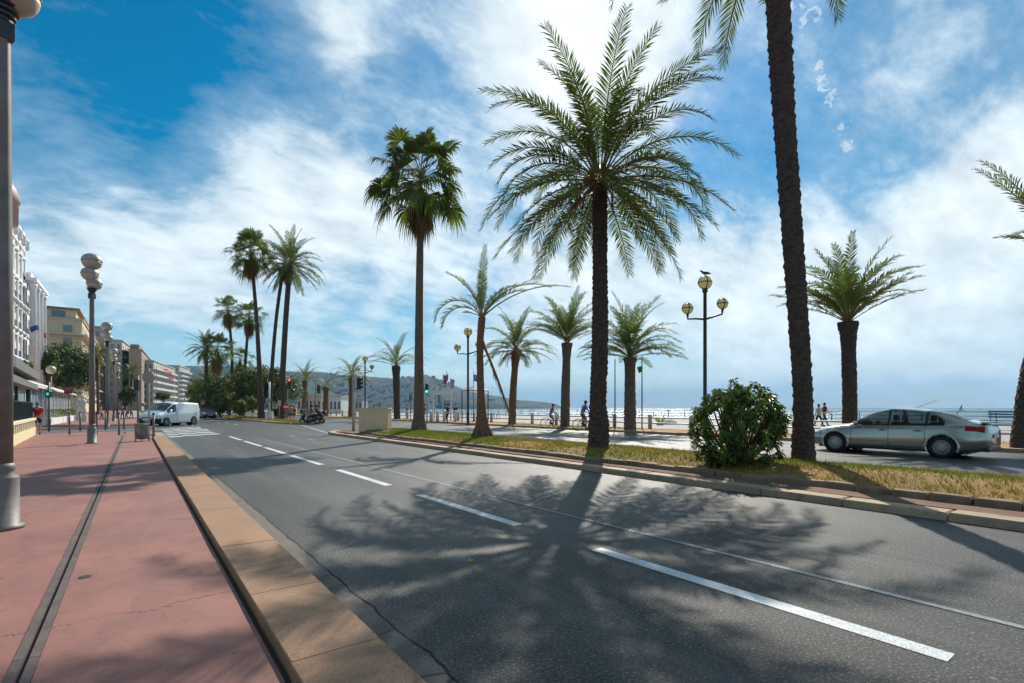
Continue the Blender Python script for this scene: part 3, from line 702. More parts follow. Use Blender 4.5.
cluster('low date palm with drooping crown left of the round tree', 205, 415, (206, 382), 'date', 26, 3.3, 49, [.5, .45, .45, .4, .4, .45, .4], Zd=95)
# ================================================================== LEAFY PLANTS
def leafy(mb, c, rad, n, size, seed, clumps=40, mi=(0,), flat=.5, inner=.25, csz=.28):
    r = random.Random(seed); C = []
    for i in range(clumps):
        while True:
            d = Vector((r.gauss(0, 1), r.gauss(0, 1), r.gauss(0, 1))).normalized()
            if d.z > -.55 or flat > .9: break
        k = r.uniform(.55, 1.0) * (1 + .16 * noise.noise(d * 2.3 + Vector((seed, 0, 0))))
        C.append((Vector((d.x * rad[0], d.y * rad[1], d.z * rad[2])) * k, r.uniform(.6, 1.25)))
    for i in range(n):
        if r.random() < inner: cc = Vector((r.gauss(0, .42) * rad[0], r.gauss(0, .42) * rad[1], r.gauss(0, .42) * rad[2])); q = cc
        else:
            cc, s = r.choice(C); d = Vector((r.gauss(0, 1), r.gauss(0, 1), r.gauss(0, 1))).normalized() * (r.random() ** .5) * s * csz
            q = cc + Vector((d.x * rad[0], d.y * rad[1], d.z * rad[2]))
        q = q + Vector(c)
        if q.z < .02: q.z = .02 + r.random() * .1
        nrm = (q - Vector(c)).normalized() + Vector((r.gauss(0, .6), r.gauss(0, .6), r.gauss(0, .6) + .3)); nrm.normalize()
        a = nrm.cross(Vector((r.gauss(0, 1), r.gauss(0, 1), r.gauss(0, 1)))).normalized(); b = nrm.cross(a); s = size * r.uniform(.6, 1.3)
        mb.add([q - a * s, q + b * s * .38, q + a * s - nrm * s * .3, q - b * s * .38], [(0, 1, 2, 3)], r.choice(mi))
SH1 = leafmat('shrub_leaf', (.06, .12, .022), (.10, .15, .025), .3, 2.0, .35)
SH2 = leafmat('shrub_leaf_tip', (.16, .20, .04), (.24, .24, .06), .3, 2.0, .35)
BARK = M('bark', (.16, .11, .075), .9, (.08, .055, .04), 6, bmp=.5)
# foreground shrub
bx, by = place(738, 466, .22); t = thing('shrub', 'rounded dark green shrub with glossy yellow tipped leaves beside the leaning palm', 'shrub', (bx, by, gz(bx, by) - .02))
mb = MB(); r = random.Random(31); Zs = depth(bx, by)
C = []
for i in range(270):
    dd_ = Vector((r.gauss(0, 1), r.gauss(0, 1), r.gauss(0, 1) + .25)).normalized(); kk = r.uniform(.5, 1.0) ** .5 * (1 + .13 * noise.noise(dd_ * 1.9 + Vector((3, 1, 0))))
    q = Vector((dd_.x * 1.12 * kk, dd_.y * 1.0 * kk, max(.08, .86 + dd_.z * 1.0 * kk)))
    C.append(q)
stems = MB()
for q in C:
    if r.random() < .4: stems.tube([(q.x * .15, q.y * .15, 0), (q.x * .6, q.y * .6, q.z * .5), q], [.022, .014, .007], 4, cap=False)
    out = Vector((q.x * .5, q.y * .5, .8)).normalized()
    for k in range(34):
        az = k * 2.4; tilt = R(r.uniform(35, 125)); sd = out.cross(Vector((math.cos(az), math.sin(az), .2))).normalized()
        d = (out * math.cos(tilt) + sd * math.sin(tilt)).normalized(); o = q - out * r.uniform(0, .16) + sd * .02
        l = r.uniform(.08, .145); wv = d.cross(out); wv = wv.normalized() * l * .24 if wv.length > 1e-4 else Vector((.02, 0, 0))
        tip = o + d * l - Vector((0, 0, l * .35)); md = o + d * l * .5
        mb.add([o, md - wv, tip, md + wv], [(0, 1, 2, 3)], 1 if r.random() < (.2 if q.z > .8 else .08) else 0)
mb.build('foliage', [SH1, SH2], t); stems.build('stems', BARK, t)
TG = 'trees and shrubs on the planted median'
G_DK = leafmat('leaf_dark', (.035, .060, .016), (.065, .095, .02), .2, .6)
G_MD = leafmat('leaf_mid', (.06, .10, .02), (.10, .14, .03), .3, .6)
G_LT = leafmat('leaf_light', (.13, .20, .03), (.22, .26, .04), .35, .8)
G_OR = leafmat('leaf_orange', (.22, .12, .04), (.12, .10, .03), .3, .8)
def tree(name, label, px, Z, py_c, w_px, h_px, seed, mats, n=5200, clumps=60, group=None, cat='tree', size=.22, dz=None, trunk_r=.22, inner=.25):
    p = atZ(px, Z); t = thing(name, label, cat, (p.x, p.y, .1), 0, group)
    cz = hgt(py_c, Z); rx = w_px / 2 / F * Z; rz = h_px / 2 / F * Z
    mb = MB(); leafy(mb, (0, 0, cz - .1), (rx, rx * .85, rz), n, size, seed, clumps, tuple(range(len(mats))), inner=inner)
    mb.build('foliage', mats, t)
    mb = MB(); mb.tube([(0, 0, -.1), (.05, 0, cz * .4), (0, .05, cz)], [trunk_r, trunk_r * .8, trunk_r * .3], 8)
    r = random.Random(seed)
    for i in range(7):
        a = i * .9; mb.tube([(0, 0, cz * .45), (math.cos(a) * rx * .35, math.sin(a) * rx * .3, cz * .8), (math.cos(a) * rx * .75, math.sin(a) * rx * .6, cz + rz * r.uniform(-.2, .4))], [trunk_r * .5, trunk_r * .3, .04], 5, cap=False)
    mb.build('trunk', BARK, t); return t
tree('ficus_tree', 'broad round dark evergreen tree behind the three tall palm trunks', 262, 72, 388, 66, 44, 51, [G_DK, G_MD], 11000, 110, TG)
tree('evergreen_tree', 'lower dark rounded tree just left of the broad round one', 220, 78, 392, 44, 34, 52, [G_DK, G_DK, G_MD], 6000, 70, TG)
tree('leafy_tree', 'light green tree at the left end of the planted median', 201, 100, 396, 26, 28, 53, [G_LT, G_MD], 4000, 50, TG)
tree('leafy_tree', 'mid green tree with loose crown above the light green one', 207, 110, 386, 34, 22, 54, [G_MD, G_OR, G_MD], 3500, 50, TG)
tree('shrub', 'clipped bright green bush at the foot of the cluster palms', 240, 64, 408.5, 17, 14, 55, [G_MD, G_MD, G_LT], 3500, 40, TG, 'shrub', .14, trunk_r=.05)
tree('shrub', 'yellow green spiky bush next to the tall fan palm trunk', 252, 63, 405.5, 11, 18, 56, [G_LT], 1800, 30, TG, 'shrub', .16, trunk_r=.05)
tree('shrub', 'orange brown bush between the bright green bush and the dark trees', 229, 66, 401, 20, 18, 57, [G_OR, G_MD], 2600, 40, TG, 'shrub', .15, trunk_r=.05)
tree('shrub', 'orange tinged low bush behind the dark oncoming car', 212, 76, 407, 20, 12, 58, [G_OR, G_DK], 2200, 34, TG, 'shrub', .15, trunk_r=.05)
tree('shrub', 'dark low bush between the orange bush and the clipped green bush', 222, 68, 408, 14, 14, 59, [G_DK], 2200, 34, TG, 'shrub', .15, trunk_r=.05)
tree('shrub', 'small dark bush at the foot of the rightmost cluster trunk', 276, 66, 412, 8, 9, 60, [G_DK, G_MD], 1200, 20, TG, 'shrub', .13, trunk_r=.05)
# left side vegetation
LG = 'trees in front of the hotels'
tree('evergreen_tree', 'large dark green tree in front of the cream hotel', 67, 108, 370, 50, 52, 61, [G_DK, G_DK, G_MD], 14000, 110, LG, size=.3)
tree('evergreen_tree', 'lighter tree at the left of the large dark one, beside the flags', 47, 95, 366, 20, 30, 62, [G_MD, G_DK], 4000, 50, LG, size=.25)
tree('leafy_tree', 'bushy plant hanging over the terrace roof next to the white hotel', 24, 60, 368, 14, 16, 63, [G_MD, G_LT], 2500, 40, LG, size=.14, trunk_r=.08)
tree('shrub', 'leafy potted bush at the left edge inside the terrace', 12, 26, 408, 9, 22, 64, [G_MD, G_LT], 900, 20, None, 'shrub', .08, trunk_r=.03)
tree('leafy_tree', 'green street tree between the bollards and the far balconied houses', 128, 120, 396, 16, 18, 65, [G_MD, G_DK], 2600, 40, LG, size=.25)
tree('leafy_tree', 'small street tree just above the roof of the white van', 163, 170, 396, 14, 9, 66, [G_DK, G_MD], 1500, 30, LG, size=.3)
cluster('small palm standing by the left buildings, behind the third lamp post', 131, 413, (131, 374), 'date', 26, 2.9, 50, [.35, .32, .3, .3, .3, .3, .3], Zd=125)
cluster('palm half hidden behind the second lamp post by the cream hotel', 98, 413, (97, 357), 'date', 28, 3.0, 71, [.35, .32, .3, .3, .3, .3, .3], Zd=108)
# hedge and planter
x0, y0 = gp(49, 425, .06); x1, y1 = gp(83, 418.8, .06)
t = thing('hedge', 'clipped green hedge behind a low white wall by the terrace', 'hedge', (x0, y0, .06))
dx, dy = x1 - x0, y1 - y0; Lh = math.hypot(dx, dy); r = random.Random(71); mb = MB()
for i in range(9000):
    s = r.random(); ss = s; a = r.choice((0, 1, 2)); q = Vector((dx * s, dy * s, .5 + .75 * r.random())) + Vector((-.9 * r.random(), 0, 0))
    if a == 0: q.z = 1.22 + r.uniform(-.05, .05)
    l = .06; n_ = Vector((r.gauss(0, 1), r.gauss(0, 1), r.gauss(0, 1))).normalized(); b_ = n_.orthogonal().normalized()
    mb.add([q - n_ * l, q + b_ * l * .5, q + n_ * l, q - b_ * l * .5], [(0, 1, 2, 3)])
mb.build('foliage', G_MD, t)
tag(MB().add([(0, 0, 0), (dx, dy, 0), (dx - 1.1, dy, 0), (-1.1, 0, 0), (0, 0, .55), (dx, dy, .55), (dx - 1.1, dy, .55), (-1.1, 0, .55)], [(0, 1, 5, 4), (1, 2, 6, 5), (2, 3, 7, 6), (3, 0, 4, 7), (4, 5, 6, 7)]).build('planter_wall', M('whitewall', (.72, .72, .72), .6), loc=(x0 + .12, y0, .06)), 'low white curved planter wall in front of the hedge', 'wall')
# ================================================================== STREET FURNITURE
m_pole = M('lamp_metal', (.21, .19, .175), .55, (.13, .115, .105), 4, metal=.05, bmp=.1)
m_dkpole = M('dark_metal', (.05, .055, .06), .45, (.035, .04, .045), 3, metal=.3)
m_disc = M('lamp_shell', (.50, .43, .34), .45, (.42, .36, .28), 3)
m_cap = M('lamp_cap', (.36, .35, .32), .45, (.27, .26, .24), 3, metal=.2)
m_black = M('black', (.02, .02, .022), .5)
# left lamp posts
def left_lamp(label, loc, rz):
    t = thing('street_lamp', label, 'street lamp', loc, rz, 'globe street lamps along the red pavement')
    MB().lathe([(.20, 0), (.20, .04), (.155, .05), (.155, .60), (.15, .62), (.10, .66), (.12, .70), (.12, .74), (.105, .78)], 18).build('base', m_pole, t, True)
    mb = MB(); mb.lathe([(.10, .76), (.095, 3), (.075, 6.15), (.07, 6.9)], 16)
    mb.build('pole', m_pole, t, True)
    mb = MB()
    for k in range(4): mb.lathe([(.08 + .022 * k, 6.0 + .06 * k), (.10 + .025 * k, 6.01 + .06 * k), (.10 + .025 * k, 6.04 + .06 * k), (.07, 6.05 + .06 * k)], 16)
    mb.box(-.09, .09, -.09, .09, 5.8, 6.0); mb.build('bracket', m_dkpole, t)
    for (x, y, z, s) in ((0, 0, 7.30, .34), (-.05, .04, 6.78, .29), (.08, -.03, 6.42, .26)):
        h = MB().lathe([(.03, -.98 * s), (.45 * s, -.9 * s), (.78 * s, -.66 * s), (.95 * s, -.34 * s), (s * 1.01, 0)], 24, (x, y, z)).build('lamp_shade', m_disc, t, True)
        MB().lathe([(s * 1.03, -.02), (s * 1.03, .03 * s), (.97 * s, .35 * s), (.75 * s, .66 * s), (.4 * s, .84 * s), (.02, .9 * s)], 24, (x, y, z)).build('shade_cap', m_cap, h, True)
    return t
l1 = left_lamp('nearest globe street lamp at the left edge of the photo, its base on red pavement', (-1.27, 8.47, .06), 0.4)
for (x, y, lb, rz) in ((-1.39, 26.5, 'second nearest globe street lamp, the whole post visible left of the utility bin', .9), (-1.62, 47.0, 'third globe street lamp along the red pavement, beyond the side street', .2),
                   (-1.78, 67.5, 'fourth globe street lamp along the red pavement, just right of the third', 1.4), (-1.95, 88, 'fifth globe street lamp, a thin post among the far ones', .6), (-2.4, 109, 'farthest globe street lamp by the distant buildings', .1)):
    dup(l1, (x, y, .06), rz, lb)
# promenade triple lamps
m_glass = None
m, nt, b = newmat('lamp_globe'); b.inputs['Base Color'].default_value = (.80, .72, .42, 1); b.inputs['Roughness'].default_value = .25
tp = N(nt, 'ShaderNodeBsdfTranslucent'); tp.inputs[0].default_value = (.85, .80, .5, 1); mx = N(nt, 'ShaderNodeMixShader'); mx.inputs[0].default_value = .6
nt.links.new(b.outputs[0], mx.inputs[1]); nt.links.new(tp.outputs[0], mx.inputs[2]); nt.links.new(mx.outputs[0], nt.nodes['Material Output'].inputs[0]); m_globe = m
def triple(label, loc, rz):
    t = thing('globe_lamp', label, 'street lamp', loc, rz, 'three globe lamps on the promenade')
    MB().lathe([(.15, 0), (.15, .05), (.11, .1), (.11, 1.0), (.085, 1.1), (.075, 6.6), (.12, 6.65), (.12, 6.80)], 14).build('pole', m_dkpole, t, True)
    mb = MB()
    for sg, dz in ((-1, 0), (1, .22)):
        mb.tube([(0, 0, 5.4), (sg * .45, 0, 5.43 + dz * .5), (sg * .78, 0, 5.41 + dz), (sg * .80, 0, 5.67 + dz)], [.05, .045, .04, .07], 8)
    mb.build('arm', m_dkpole, t, True)
    for (x, z, s) in ((0, 7.08, .30), (-.8, 5.90, .24), (.8, 6.12, .24)):
        g = MB().ball((x, 0, z), s, n=20).build('globe', m_globe, t, True)
        mb = MB(); pr = lambda a, ax: (x + s * 1.02 * math.cos(a), 0, z + s * 1.02 * math.sin(a)) if ax == 0 else ((x + s * 1.02 * math.cos(a), s * 1.02 * math.sin(a), z) if ax == 1 else (x, s * 1.02 * math.cos(a), z + s * 1.02 * math.sin(a)))
        for ax in (1, 2, 0): mb.tube([pr(2 * PI * k / 20, ax) for k in range(21)], .022, 5, cap=False)
        mb.build('globe_band', m_dkpole, g)
    return t
def lamp_at(px, Z): q = atZ(px, Z); return (q.x, q.y, .13)
Zl = 24.2; q1 = triple('tall lamp with three yellow globes behind the shrub, a gull on its top globe', lamp_at(705, 23.4), -TH)
lampZ = 23.4
dup(q1, lamp_at(468, 38.6), -TH, 'lamp with three yellow globes beside the scraggly palm')
dup(q1, lamp_at(365, 60), -TH, 'farthest lamp with three yellow globes, in front of the hill')
# gull
p = lamp_at(705, lampZ); t = thing('seagull', 'dark seagull perched on the top globe of the lamp behind the shrub', 'bird', (p[0], p[1], .13 + 7.38), -TH)
mb = MB(); prof = [((-.22, 0, .10), .012), ((-.12, 0, .115), .05), ((0, 0, .13), .075), ((.10, 0, .16), .06), ((.15, 0, .21), .042), ((.19, 0, .235), .04), ((.22, 0, .235), .02), ((.27, 0, .22), .008)]
mb.tube([(-a[0][0], a[0][1], a[0][2]) for a in prof], [a[1] for a in prof], 10)
for s in (-1, 1): mb.tube([(.0, s * .03, .09), (0, s * .03, .0), (-.03, s * .03, 0)], .008, 5)
mb.build('body', M('gull_grey', (.10, .10, .105), .8), t, True)
mb = MB()
for s in (-1, 1): mb.tube([(-.08, s * .06, .17), (.08, s * .065, .15), (.28, s * .03, .10)], [.02, .035, .008], 6)
mb.build('wings', M('gull_wing', (.05, .05, .055), .8), t, True)
# barrier of white bollards with rails
t = thing('promenade_barrier', 'long white barrier of concrete posts and two rails between the palms and the promenade', 'barrier', (0, 0, .13))
m_wpost = M('white_concrete', (.50, .49, .46), .6, (.38, .37, .35), 4, bmp=.2); m_rail = M('rail_paint', (.42, .42, .41), .5, (.33, .33, .33), 3)
yb = 18.44 - 3.07 * 5; k = 0
pm = None
while k < 40:
    if pm is None: pm = MB().lathe([(.13, 0), (.13, .82), (.125, .86), (.10, .9), (.02, .92)], 12).build('post', m_wpost, t, True, (27, yb, 0))
    else: o = pm.copy(); COL.objects.link(o); o.location = (27, yb, 0); o.parent = t
    yb += 3.07; k += 1
for z in (.36, .70): MB().tube([(27, 0, z), (27, 124, z)], .045, 8).build('rail', m_rail, t)
# sea railing
t = thing('sea_railing', 'thin metal railing at the edge of the promenade above the beach', 'railing', (0, 0, .1)); m_blue = M('blue_rail', (.10, .17, .22), .5, (.08, .13, .18), 2)
pm = None
for k in range(90):
    y = -2 + k * 2.4
    if pm is None: pm = MB().tube([(55.4, 0, 0), (55.4, 0, 1.05)], .04, 6).build('post', m_blue, t, loc=(0, y, 0))
    else: o = pm.copy(); COL.objects.link(o); o.location = (0, y, 0); o.parent = t
for z in (.35, .7, 1.05): MB().tube([(55.4, -4, z), (55.4, 215, z)], .035, 6).build('rail', m_blue, t)
# blue bench (right)
p = atZ(1008, 31); t = thing('blue_bench', 'blue metal bench back seen between the silver car and the right edge palm', 'bench', (p.x, p.y, .12), R(90))
for i in range(3): MB().box(-.9, .9, -.03, .03, .75 + i * .16, .86 + i * .16).build('slat', m_blue, t)
MB().box(-.9, .9, .0, .5, .42, .46).build('seat', m_blue, t)
for s in (-.8, .8):
    MB().tube([(s, .45, 0), (s, .42, .44), (s, -.04, .44), (s, -.07, 1.2), (s, -.04, .44), (s, -.1, 0)], .025, 6).build('leg', m_blue, t)
# utility box
x0, y0 = gp(357, 432.6, .1); xb, yb2 = gp(388, 433.2, .1)
q0 = Vector((*gp(358.5, 432.6, .12), 0)); Zb = depth(q0.x, q0.y); wbx = 29.5 / F * Zb / math.cos(R(12)); hb = hgt(408, Zb) - .1
t = thing('utility_cabinet', 'beige street utility cabinet at the tip of the grass median', 'utility cabinet', (q0.x, q0.y, .1), -TH - R(6))
m_cab = M('cabinet_beige', (.72, .53, .33), .6, (.62, .46, .29), 2, bmp=.06, bscale=9)
MB().box(0, wbx, 0, .62, .06, hb - .05).build('body', m_cab, t); MB().cbox(-.03, wbx + .03, -.03, .65, hb - .05, hb, .012).build('lid', m_cab, t)
MB().box(.03, wbx - .03, .03, .6, -.02, .06).build('plinth', M('cabfoot', (.2, .18, .15), .8), t)
for i in (0, 1): MB().box(.03 + i * wbx / 2, wbx / 2 - .015 + i * (wbx / 2 - .015), -.012, -.001, .1, hb - .1).build('door', m_cab, t)
# pole in front of box
m_beige = M('pole_beige', (.42, .36, .30), .6, (.33, .28, .23), 5)
def at_ground(px, py, z=.1): x, y = gp(px, py, z); return (x, y, z)
loc = at_ground(353.5, 431.3); Zp = depth(*loc[:2])
t = thing('traffic_light', 'beige post with traffic light heads seen from the side, left of the utility cabinet', 'traffic light', loc, -TH)
MB().lathe([(.09, 0), (.09, .9), (.07, .95), (.065, hgt(370, Zp)), (.03, hgt(369.5, Zp))], 12).build('post', m_beige, t, True)
def signal_head(t, x, z, s=1.0, lit=None, face=(0, -1), side=False):
    h = MB().cbox(x - .13 * s, x + .13 * s, -.12 * s, .12 * s, z, z + .85 * s, .02).build('signal_head', m_black, t)
    for k in range(3):
        zz = z + (.15 + .275 * k) * s; mb = MB()
        c_ = {0: (.02, .25, .12), 1: (.12, .08, .02), 2: (.14, .02, .02)}[k]
        if side:
            mb.tube([(x + .13 * s, 0, zz + .03), (x + .28 * s, 0, zz + .01)], .105 * s, 10, cap=False); mb.build('visor', m_black, h)
        else:
            mt = M('lens%d%s' % (k, 'on' if lit == k else ''), c_, .3, emis=({0: (.05, 1., .55, 3.), 2: (1., .06, .03, 3.)}.get(k) if lit == k else None))
            mb.lathe([(.10 * s, -.125 * s), (.08 * s, -.14 * s), (.01, -.145 * s)], 14, (x, 0, zz), axis='y'); mb.build('lens', mt, h)
            MB().tube([(x, -.12 * s, zz + .02), (x, -.26 * s, zz + .01)], .115 * s, 10, cap=False).build('visor', m_black, h)
    return h
signal_head(t, .32, hgt(391, Zp), .8, side=True); MB().tube([(0, 0, hgt(390, Zp)), (.2, 0, hgt(390, Zp))], .025, 6).build('bracket', m_black, t)
# green light
p = atZ(427, 44); t = thing('traffic_light', 'traffic light showing green, just right of the tall fan palm trunk', 'traffic light', (p.x, p.y, .12), -TH, None)
MB().lathe([(.06, 0), (.05, 2.6)], 10).build('post', m_beige, t, True); signal_head(t, 0, hgt(394.5, 44), .95, lit=0)
# black light at 315
p = atZ(315.5, 55); t = thing('traffic_light', 'thin post with dark traffic light above the scooters', 'traffic light', (p.x, p.y, .02), -TH)
MB().lathe([(.06, 0), (.05, hgt(380, 55)), (.05, hgt(379.5, 55))], 10).build('post', m_beige, t, True); signal_head(t, .38, hgt(393.5, 55), 1.1); MB().tube([(0, 0, hgt(389, 55)), (.3, 0, hgt(389, 55))], .03, 6).build('bracket', m_black, t)
# red light + no entry
loc = at_ground(286.5, 419.5, .1); Zn = 60; p = atZ(286, Zn)
t = thing('traffic_light', 'traffic light showing red behind the rightmost cluster trunk', 'traffic light', (p.x + .3, p.y + .5, .1), -TH)
MB().lathe([(.05, 0), (.045, hgt(377, Zn))], 10).build('post', m_beige, t, True); signal_head(t, .28, hgt(389.5, Zn), 1.45, lit=2)
m_red = M('sign_red', (.55, .03, .03), .4); m_white = M('sign_white', (.75, .75, .74), .5); m_sback = M('sign_back', (.32, .30, .27), .5, (.26, .24, .22), 4)
def sign_post(name, label, loc, h, disc=None, rot=-TH, pr=.035, group=None, mt=m_beige):
    t = thing(name, label, 'road sign', loc, rot, group)
    MB().lathe([(pr, 0), (pr, h)], 8).build('post', mt, t, True)
    return t
p = atZ(286.5, 59); t = sign_post('no_entry_sign', 'round red no entry sign with white bar on a thin post', (p.x, p.y, .1), hgt(404, 59))
MB().lathe([(.40, 0), (.40, .02)], 24, (0, -.05, hgt(407.5, 59)), axis='y').build('sign_disc', m_red, t); MB().box(-.27, .27, -.062, -.052, hgt(408.4, 59), hgt(407, 59)).build('sign_bar', m_white, t)
# white post with boxes
p = atZ(269.5, 57); t = thing('white_post', 'pale thick post with a round plate and two small cabinets at its foot', 'post', (p.x, p.y, .12), -TH)
MB().lathe([(.10, 0), (.09, hgt(383, 57))], 10).build('post', m_white, t, True); MB().lathe([(.33, 0), (.33, .03)], 20, (-.12, -.1, hgt(401.5, 57)), axis='y').build('plate', m_sback, t)
MB().cbox(-.42, -.05, -.15, .15, 0, .95, .02).build('cabinet', m_white, t); MB().cbox(.04, .38, -.15, .15, 0, 1.0, .02).build('cabinet', m_white, t)
p = atZ(279.5, 58); t = sign_post('sign_plate', 'small cream sign plate on a post between the two tall trunks', (p.x, p.y, .12), hgt(401, 58)); MB().box(-.18, .18, -.06, -.04, hgt(407, 58), hgt(401.5, 58)).build('plate', M('creamplate', (.5, .42, .32), .6), t)
p = atZ(203, 78); t = sign_post('direction_sign', 'stack of white direction sign boards beyond the dark car', (p.x, p.y, .1), hgt(396.5, 78)); 
for k in range(4): MB().box(-.35, .38, -.07, -.04, hgt(397 + 3.3 * k + 2.8, 78), hgt(397 + 3.3 * k, 78)).build('board', m_white, t)
# round sign back left
loc = at_ground(149, 440.5, .06); Zr = depth(*loc[:2]); t = sign_post('road_sign', 'round road sign seen from behind beside the litter bin', loc, hgt(370, Zr), pr=.032)
MB().lathe([(.265, 0), (.27, .01), (.27, .03)], 28, (0, -.06, hgt(378.5, Zr)), axis='y').build('sign_disc', m_sback, t); MB().box(-.06, .06, -.055, -.033, hgt(381, Zr), hgt(376, Zr)).build('clamp', m_pole, t)
# bin
loc = at_ground(142, 441.2, .06); t = thing('litter_bin', 'wire hoop litter bin with a hanging clear bag beside the round sign post', 'litter bin', loc, -TH)
m_bag = glassmat('bag', (.22, .24, .18), .35)
MB().lathe([(.05, .08), (.22, .11), (.25, .4), (.235, .68), (.245, .72)], 18).build('bag', M('bagmat', (.24, .24, .20), .35, (.16, .16, .12), 5, bmp=.6, bscale=8), t, True)
MB().tube([(.25 * math.cos(2 * PI * k / 20), .25 * math.sin(2 * PI * k / 20), .75) for k in range(21)], .018, 6, cap=False).build('hoop', M('bin_green', (.16, .19, .05), .5), t)
mb = MB()
for k in range(6):
    a = k * PI / 3; mb.tube([(.26 * math.cos(a), .26 * math.sin(a), 0), (.27 * math.cos(a), .27 * math.sin(a), .76)], .013, 5)
mb.build('frame', m_pole, t)
# pedestrian light
p = atZ(138, 29.5); t = thing('pedestrian_light', 'dark pedestrian signal on a slim post behind the litter bin', 'traffic light', (p.x, p.y, .04), -TH)
MB().lathe([(.055, 0), (.05, hgt(376, 29.5))], 10).build('post', m_pole, t, True); MB().cbox(-.13, .13, -.16, .0, hgt(391.5, 29.5), hgt(380, 29.5), .02).build('signal_head', M('darkgreen', (.02, .035, .035), .5), t)
# left poles
BG = 'grey bollards beside the side street'
bol = None
for px, py, lb in ((69.5, 434.5, 'grey bollard standing left of the second globe lamp, nearest the hedge'), (80.2, 431, 'grey bollard behind the statues, close left of the second globe lamp'), (96.6, 434.5, 'grey bollard just right of the second globe lamp'),
                   (105.5, 430, 'grey bollard touching the foot of the third globe lamp'), (119, 435, 'grey bollard alone in the middle of the pavement'), (124, 429.5, 'grey bollard behind the middle one, on the far side of the side street'), (153.5, 438.5, 'short grey bollard between the round sign post and the van')):
    x, y = gp(px, py, .06)
    if bol is None:
        bol = thing('bollard', lb, 'bollard', (x, y, .06), 0, BG); MB().lathe([(.046, 0), (.046, 1.1)], 12).build('post', m_pole, bol, True); MB().lathe([(.05, 1.1), (.05, 1.16), (.03, 1.2)], 12).build('cap', m_dkpole, bol, True)
    else: dup(bol, (x, y, .06), 0, lb)
# balustrade + fence + shelter at left
xa, ya = gp(32.5, 434.8, .06); xb_, yb_ = gp(2, 450, .06)
m_cream = M('cream_stone', (.66, .58, .36), .7, (.56, .48, .30), 4, bmp=.2)
t = thing('balustrade', 'low cream stone balustrade with openings at the left edge', 'balustrade', (xa, ya, .06), math.atan2(yb_ - ya, xb_ - xa))
Lb = math.hypot(xb_ - xa, yb_ - ya)
MB().box(0, Lb, -.12, .12, 0, .42).build('base', m_cream, t); MB().cbox(-.03, Lb, -.15, .15, .78, .9, .015).build('coping', m_cream, t)
nb = int(Lb / .75)
for k in range(nb + 1): MB().box(k * .75, k * .75 + .22, -.1, .1, .42, .78).build('pier', m_cream, t)
t = thing('terrace_fence', 'dark green fence and reflecting glass panels behind the cream balustrade', 'fence', (xa, ya + .0, .96), math.atan2(yb_ - ya, xb_ - xa))
m_dg = M('dark_green', (.012, .035, .03), .4)
for k in range(int(Lb / .35)): MB().tube([(k * .35, -.02, 0), (k * .35, -.02, .8)], .035, 6).build('bar', m_dg, t)
MB().box(0, Lb, -.04, .0, .76, .82).build('rail', m_dg, t)
Zs_ = depth(xa, ya)
t = thing('bus_shelter', 'shelter with dark posts and grey flat roof boards at the left edge', 'shelter', (xa, ya, .06), math.atan2(yb_ - ya, xb_ - xa))
MB().box(-.12, .03, -.25, -.1, 0, hgt(390, Zs_)).build('post', m_dg, t); MB().box(5.4, 5.5, -.25, -.15, 0, hgt(390, Zs_)).build('post', m_dg, t)
m_shr = M('shelter_grey', (.17, .17, .165), .5, (.13, .13, .125), 3); 
MB().box(-.1, Lb, -1.2, .28, hgt(381.5, Zs_), hgt(374.5, Zs_)).build('roof', m_shr, t); MB().box(-.05, Lb, -.8, .2, hgt(391, Zs_), hgt(386, Zs_)).build('sign_board', m_shr, t)
# terrace pavilion
t = thing('terrace_pavilion', 'glazed restaurant terrace with white sloping awning in front of the hotels', 'pavilion', (-5.9, 41, .06))
m_wh = M('white_paint', (.68, .68, .66), .5, (.6, .6, .58), 2); m_pane = M('grey_pane', (.16, .22, .25), .12, (.34, .40, .42), .35, spec=.8)
for k in range(14):
    MB().box(0, .1, k * 2.5, k * 2.5 + .12, 0, 2.9).build('mullion', m_wh, t)
    MB().box(.02, .05, k * 2.5 + .12, k * 2.5 + 2.5, .6, 2.85).build('glass_pane', m_pane, t)
MB().box(-6, .06, 0, 36, 0, .6).build('sill', m_wh, t)
MB().add([(.5, -1, 2.95), (.5, 36, 2.95), (-5, 36, 5.0), (-5, -1, 5.0), (.5, -1, 2.83), (.5, 36, 2.83), (-5, 36, 4.8), (-5, -1, 4.8)], [(0, 1, 2, 3), (7, 6, 5, 4), (0, 4, 5, 1), (1, 5, 6, 2), (3, 7, 4, 0), (2, 6, 7, 3)]).build('awning', M('awning', (.60, .60, .56), .8, (.50, .46, .38), .6), t)
# green pharmacy-like light, red board, globe lamp
p = at_ground(49, 431.5, .06); Zc = depth(*p[:2]); t = thing('pedestrian_light', 'slim post with green lit pedestrian signal beside the person in red', 'traffic light', p, -TH)
MB().lathe([(.06, 0), (.05, hgt(383, Zc))], 10).build('post', m_pole, t, True); MB().cbox(-.13, .13, -.1, .1, hgt(398.5, Zc), hgt(392, Zc), .02).build('signal_head', m_dg, t); MB().lathe([(.09, 0), (.02, -.03)], 12, (.0, -.1, hgt(395, Zc)), axis='y').build('lens', M('grn', (.0, .3, .2), .3, emis=(0, .8, .5, .7)), t)
p = at_ground(51, 424, .06); Zc = depth(*p[:2]); t = thing('garden_lamp', 'old style lamp with cream globe above the terrace', 'street lamp', p, 0)
MB().lathe([(.05, 0), (.04, hgt(377, Zc))], 10).build('post', m_pole, t, True); MB().ball((0, 0, hgt(370.5, Zc)), .36, n=14).build('globe', M('creamglobe', (.50, .42, .28), .4), t, True)
